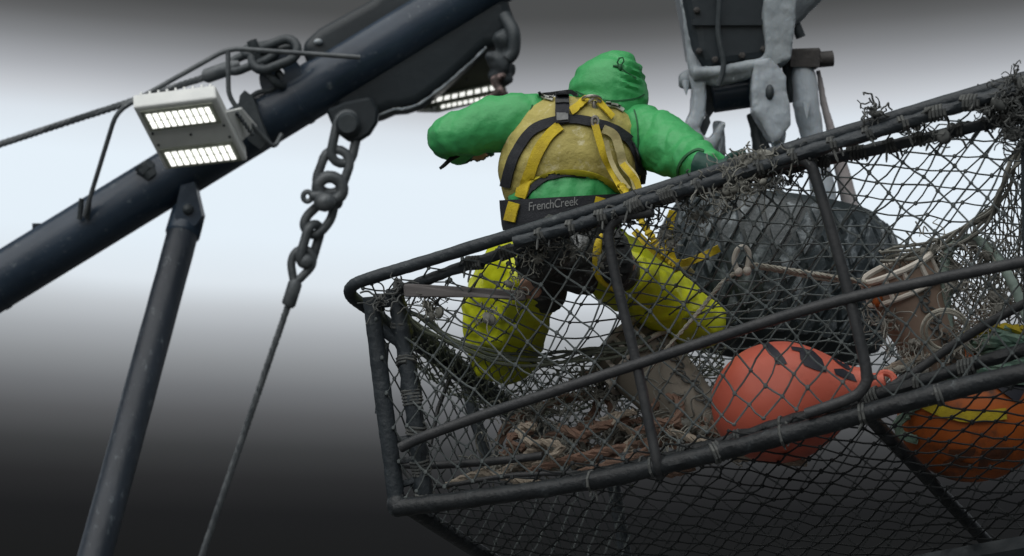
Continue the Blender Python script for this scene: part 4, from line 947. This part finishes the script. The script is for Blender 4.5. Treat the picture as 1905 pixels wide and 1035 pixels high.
# gloves
for H_, c_, tail in ((HL, .35, None), (HR, .75, None)):
    mb = MB(); hand(mb, *H_, c_, 1.06, .003); f = H_[1].normalized(); mb.tube([H_[0]-f*.07, H_[0]-f*.03, H_[0]], [.048,.042,.034], 16)
    place('glove', remesh(mb, .006, 2, lambda p: .002*nz3(p, 30)), 'glove', man)
tb(MB(), [(852,289,7.48,.009),(838,297,7.46,.008),(826,308,7.45,.007),(818,314,7.45,.005)]).build('cuff_strap', 'black_web', man)
mb = MB(); sp = [P(1262+18*math.cos(t), 306+34*math.sin(t), 7.12-.06*math.cos(t)) for t in [i*.2 for i in range(32)]]
# vest: a padded shell round the torso, arched at the back
rows, cols = 22, 64; mbv = MB(); rings = []
def vy(th, f):
    s_ = max(0, math.sin(th)); yb = 378-56*s_**1.6; yt = 178-4*math.cos(2*th)+7*math.cos(th)
    return yb+(yt-yb)*f
for i in range(rows+1):
    f = i/rows; pf = .014+.024*min(1, 4*f, 5*(1-f)); rings.append([tback(2*math.pi*j/cols, vy(2*math.pi*j/cols, f), pf) for j in range(cols)])
for i in range(rows, -1, -1):
    f = i/rows; rings.append([tback(2*math.pi*j/cols, vy(2*math.pi*j/cols, f), -.012) for j in range(cols)])
mbv.ring_join(rings, True)
me = remesh(mbv, .0085, 2, lambda p: .004*nz3(p, 7)+.003*nz3(p, 16, 3)+.0025*ridge(p, 20)); bvv = bvh_of(me); vest = place('vest', me, 'vest_olive', man)
allb = bvh_of(*[x for x in []]) if False else None
class Multi:
    def __init__(s, *b): s.b = b
    def ray_cast(s, o, d):
        best = (None, None, None, None)
        for b in s.b:
            r = b.ray_cast(o, d)
            if r[0] is not None and (best[0] is None or r[3] < best[3]): best = r
        return best
SB = Multi(bvv, bvj)
strap(SB, [(943,348),(950,318),(963,285),(985,252),(1015,233),(1058,224),(1100,229),(1140,242),(1168,262),(1184,290),(1190,325)], 17, .005, .006).build('harness_strap', 'black_web', man)
strap(SB, [(1046,173),(1047,200),(1047,232)], 24, .006, .012).build('harness_strap', 'black_web', man)
strap(SB, [(1000,178),(1024,176),(1046,173),(1062,172),(1074,180)], 8, .004, .008).build('harness_strap', 'black_web', man)
strap(SB, [(1044,236),(1022,255),(1003,285),(986,325),(972,368)], 20, .005, .008).build('harness_strap', 'yellow_web', man)
strap(SB, [(1062,212),(1076,202),(1092,190)], 12, .005, .012).build('harness_strap', 'yellow_web', man)
strap(SB, [(1112,196),(1124,208),(1138,222)], 10, .005, .012).build('harness_strap', 'yellow_web', man)
strap(SB, [(970,366),(985,345),(1010,328),(1050,319),(1095,322),(1130,336),(1156,356)], 7, .005, .006).build('vest_hem', 'vest_trim', man)
strap(SB, [(975,372),(990,352),(1014,335),(1050,326),(1090,328)], 9, .004, .003).build('waist_band', 'black_web', man)
strap(SB, [(1006,180),(1030,186)], 10, .004, .006).build('reflective_patch', 'reflective', man)
strap(SB, [(1126,196),(1145,198),(1160,206)], 11, .004, .006).build('reflective_patch', 'reflective', man)
strap(SB, [(1036,198),(1058,198)], 6, .006, .018).build('strap_slide', 'rubber', man)
strap(SB, [(1038,222),(1057,222)], 12, .006, .016).build('strap_slide', 'letter_grey', man)
mb = MB()
for l in ([(944,338,7.38,.014),(946,352,7.38,.02),(950,366,7.37,.018),(956,376,7.36,.012)], [(952,318,7.39,.012),(946,340,7.38,.016)]): tb(mb, l, 4, 8)
mb.build('side_buckle', 'black_web', man)
mb = MB()
for l in ([(1172,262,7.36,.012),(1186,290,7.34,.02),(1192,318,7.34,.02),(1192,342,7.35,.016)],): tb(mb, l, 5, 8)
mb.build('side_buckle', 'black_web', man)
h0, nn = hit(SB, 1101, 190); zr = pxy(h0)[2]-.03
mb = MB(); mb.tube([P(1101+17*math.cos(t), 186+7*math.sin(t)+.0, zr+.02*math.sin(t)) for t in [i*math.pi/12 for i in range(24)]], .006, 8, closed=True); mb.build('d_ring', 'chrome', man)
h1, nn = hit(SB, 1107, 232); z2 = pxy(h1)[2]-.025
# lanyard clipped to the ring: hook and webbing
ly = thing('lanyard', P(1107, 232, z2), 'yellow webbing lanyard clipped on the back ring of the kneeling person', 'lanyard')
mb = MB(); mb.tube([P(1105,188,zr), P(1106,200,zr), P(1107,215,zr+.01), P(1107,232,z2)], [.008,.011,.011,.009], 10); mb.tube([P(1107+6*math.cos(t), 226+9*math.sin(t), z2-.004) for t in [i*math.pi/8 for i in range(16)]], .005, 6, closed=True); mb.tube([P(1096,190,zr-.005), P(1107,182,zr-.01), P(1117,190,zr-.005)], .006, 8); mb.build('snap_hook', 'chrome', ly)
def ribbon(pts, wpx, th=.005, twist=0):
    sp = spline([P(*p) for p in pts], 10); rings = []
    for i, c in enumerate(sp):
        d = (sp[min(i+1, len(sp)-1)]-sp[max(i-1, 0)]).normalized(); s_ = d.cross(CF).normalized(); a = twist*math.sin(i*.35); s2 = s_*math.cos(a)+CF*math.sin(a); nn = d.cross(s2).normalized(); w = K(wpx/2)
        rings.append([c+s2*w-nn*th/2, c-s2*w-nn*th/2, c-s2*w+nn*th/2, c+s2*w+nn*th/2])
    return MB().ring_join(rings)
def zon(x, y, d): 
    h, n_ = hit(SB, x, y); return (x, y, (pxy(h)[2] if h else 7.25)-d)
ribbon([zon(1107,232,.03), zon(1114,258,.03), zon(1124,290,.035), zon(1138,318,.04), (1152,342,7.13), (1164,362,7.1)], 14).build('webbing', 'yellow_web', ly)
ribbon([zon(1122,240,.022), zon(1143,252,.022), zon(1153,280,.025), zon(1160,305,.03), (1178,328,7.16), (1186,352,7.12)], 17, twist=.25).build('webbing', 'cream_web', ly)
ribbon([(1128,262,7.16), (1134,290,7.16), (1148,322,7.14), (1170,352,7.12)], 9, twist=.3).build('webbing', 'cream_web', ly)
ribbon([(1158,305,7.15),(1172,322,7.12),(1184,338,7.11),(1190,356,7.1)], 12, twist=.2).build('webbing', 'yellow_web', ly)
mb = MB(); sp = spline([P(*p) for p in ((1156,345,7.1),(1172,372,7.05),(1190,405,7.02),(1206,432,7.0),(1222,455,7.0),(1240,480,7.0),(1258,496,7.0))], 10)
mb.tube(sp, [.017*(1+.25*math.sin(i*1.9)) for i in range(len(sp))], 8, flat=.6); mb.build('shock_pack', 'yellow_web', ly)
ribbon([(1252,392,6.97),(1246,420,6.98),(1244,450,6.99),(1250,480,7.0),(1262,505,7.0)], 15, twist=.2).build('webbing', 'yellow_web', ly)
ribbon([(1180,430,7.05),(1205,455,7.02),(1235,480,7.0),(1268,490,6.98),(1305,478,6.96),(1338,462,6.95)], 14, twist=.35).build('webbing', 'yellow_web', ly)
ribbon([(1262,488,7.0),(1275,500,7.0),(1288,512,7.0)], 16, twist=.3).build('webbing', 'cream_web', ly)

# belt with its maker's name
rings = []; NB = 72
for i, (dy, off) in enumerate(((0,.02),(0,.034),(14,.038),(30,.04),(46,.038),(56,.03),(56,.02))):
    rings.append([tback(2*math.pi*j/NB, 366+dy+0*j, off*.45+.021, -7*math.cos(2*math.pi*j/NB)*1.0) for j in range(NB)])
mbb = MB(); mbb.ring_join(rings, False, False)
belt = mbb.build('belt', 'black_web', man); bvb = bvh_mb(mbb)
ca, sa = math.cos(math.radians(-7)), math.sin(math.radians(-7)); cur = 0
def glyph(c):
    cu = bpy.data.curves.new('txt', 'FONT'); cu.body = c; cu.size = 1
    to = bpy.data.objects.new('txt', cu); COL.objects.link(to); bpy.context.view_layer.update()
    tm = bpy.data.meshes.new_from_object(to.evaluated_get(bpy.context.evaluated_depsgraph_get())); bpy.data.objects.remove(to); return tm
WORD = 'FrenchCreek'; GL = [glyph(c) for c in WORD]
wid = [max(v.co.x for v in g.vertices)-min(v.co.x for v in g.vertices) for g in GL]; gap = .07; sx = 91/(sum(wid)+gap*(len(WORD)-1)); X0 = 0
for g, wd in zip(GL, wid):
    mb = MB(); mn = min(v.co.x for v in g.vertices)
    for v in g.vertices:
        X, Y = (X0+v.co.x-mn)*sx, v.co.y*sx*1.3; x, y = 985+X*ca-Y*sa*.2, 393+X*sa-Y*ca
        h, n_ = hit(bvb, x, y)
        if h is None: h = P(x, y, 7.1); n_ = -CF
        mb.v.append(h+(n_ if n_.dot(CF) < 0 else -n_)*.005)
    mb.f = [tuple(p.vertices) for p in g.polygons]; X0 += wd+gap; bpy.data.meshes.remove(g)
    mb.build('letter', 'letter_grey', belt, smooth=False)
BB = Multi(bvb, bvj)
strap(BB, [(1040,398),(1085,390)], 2.2, .001, .003).build('tagline', 'letter_grey', belt)
strap(BB, [(960,378),(956,392),(951,412)], 20, .005, .006).build('hip_pad', 'yellow_web', man)
strap(BB, [(1106,372),(1122,376),(1135,384)], 12, .004, .005).build('hip_pad', 'yellow_web', man)
for pts_ in ([(990,196),(984,215),(978,240),(975,262)], [(1180,205),(1186,228),(1188,262),(1186,300)]):
    strap(bvj, pts_, 2.6, .001, .002).build('seam', 'green_dark', man)
strap(bvh_h, [(1072,170),(1100,182),(1140,188),(1180,184),(1198,176)], 2.4, .001, .002).build('seam', 'green_dark', man)
strap(bvj, [(1262,332),(1263,312),(1276,292),(1296,280),(1310,282)], 4, .003, .0015).build('cuff_seam', 'green_dark', man)
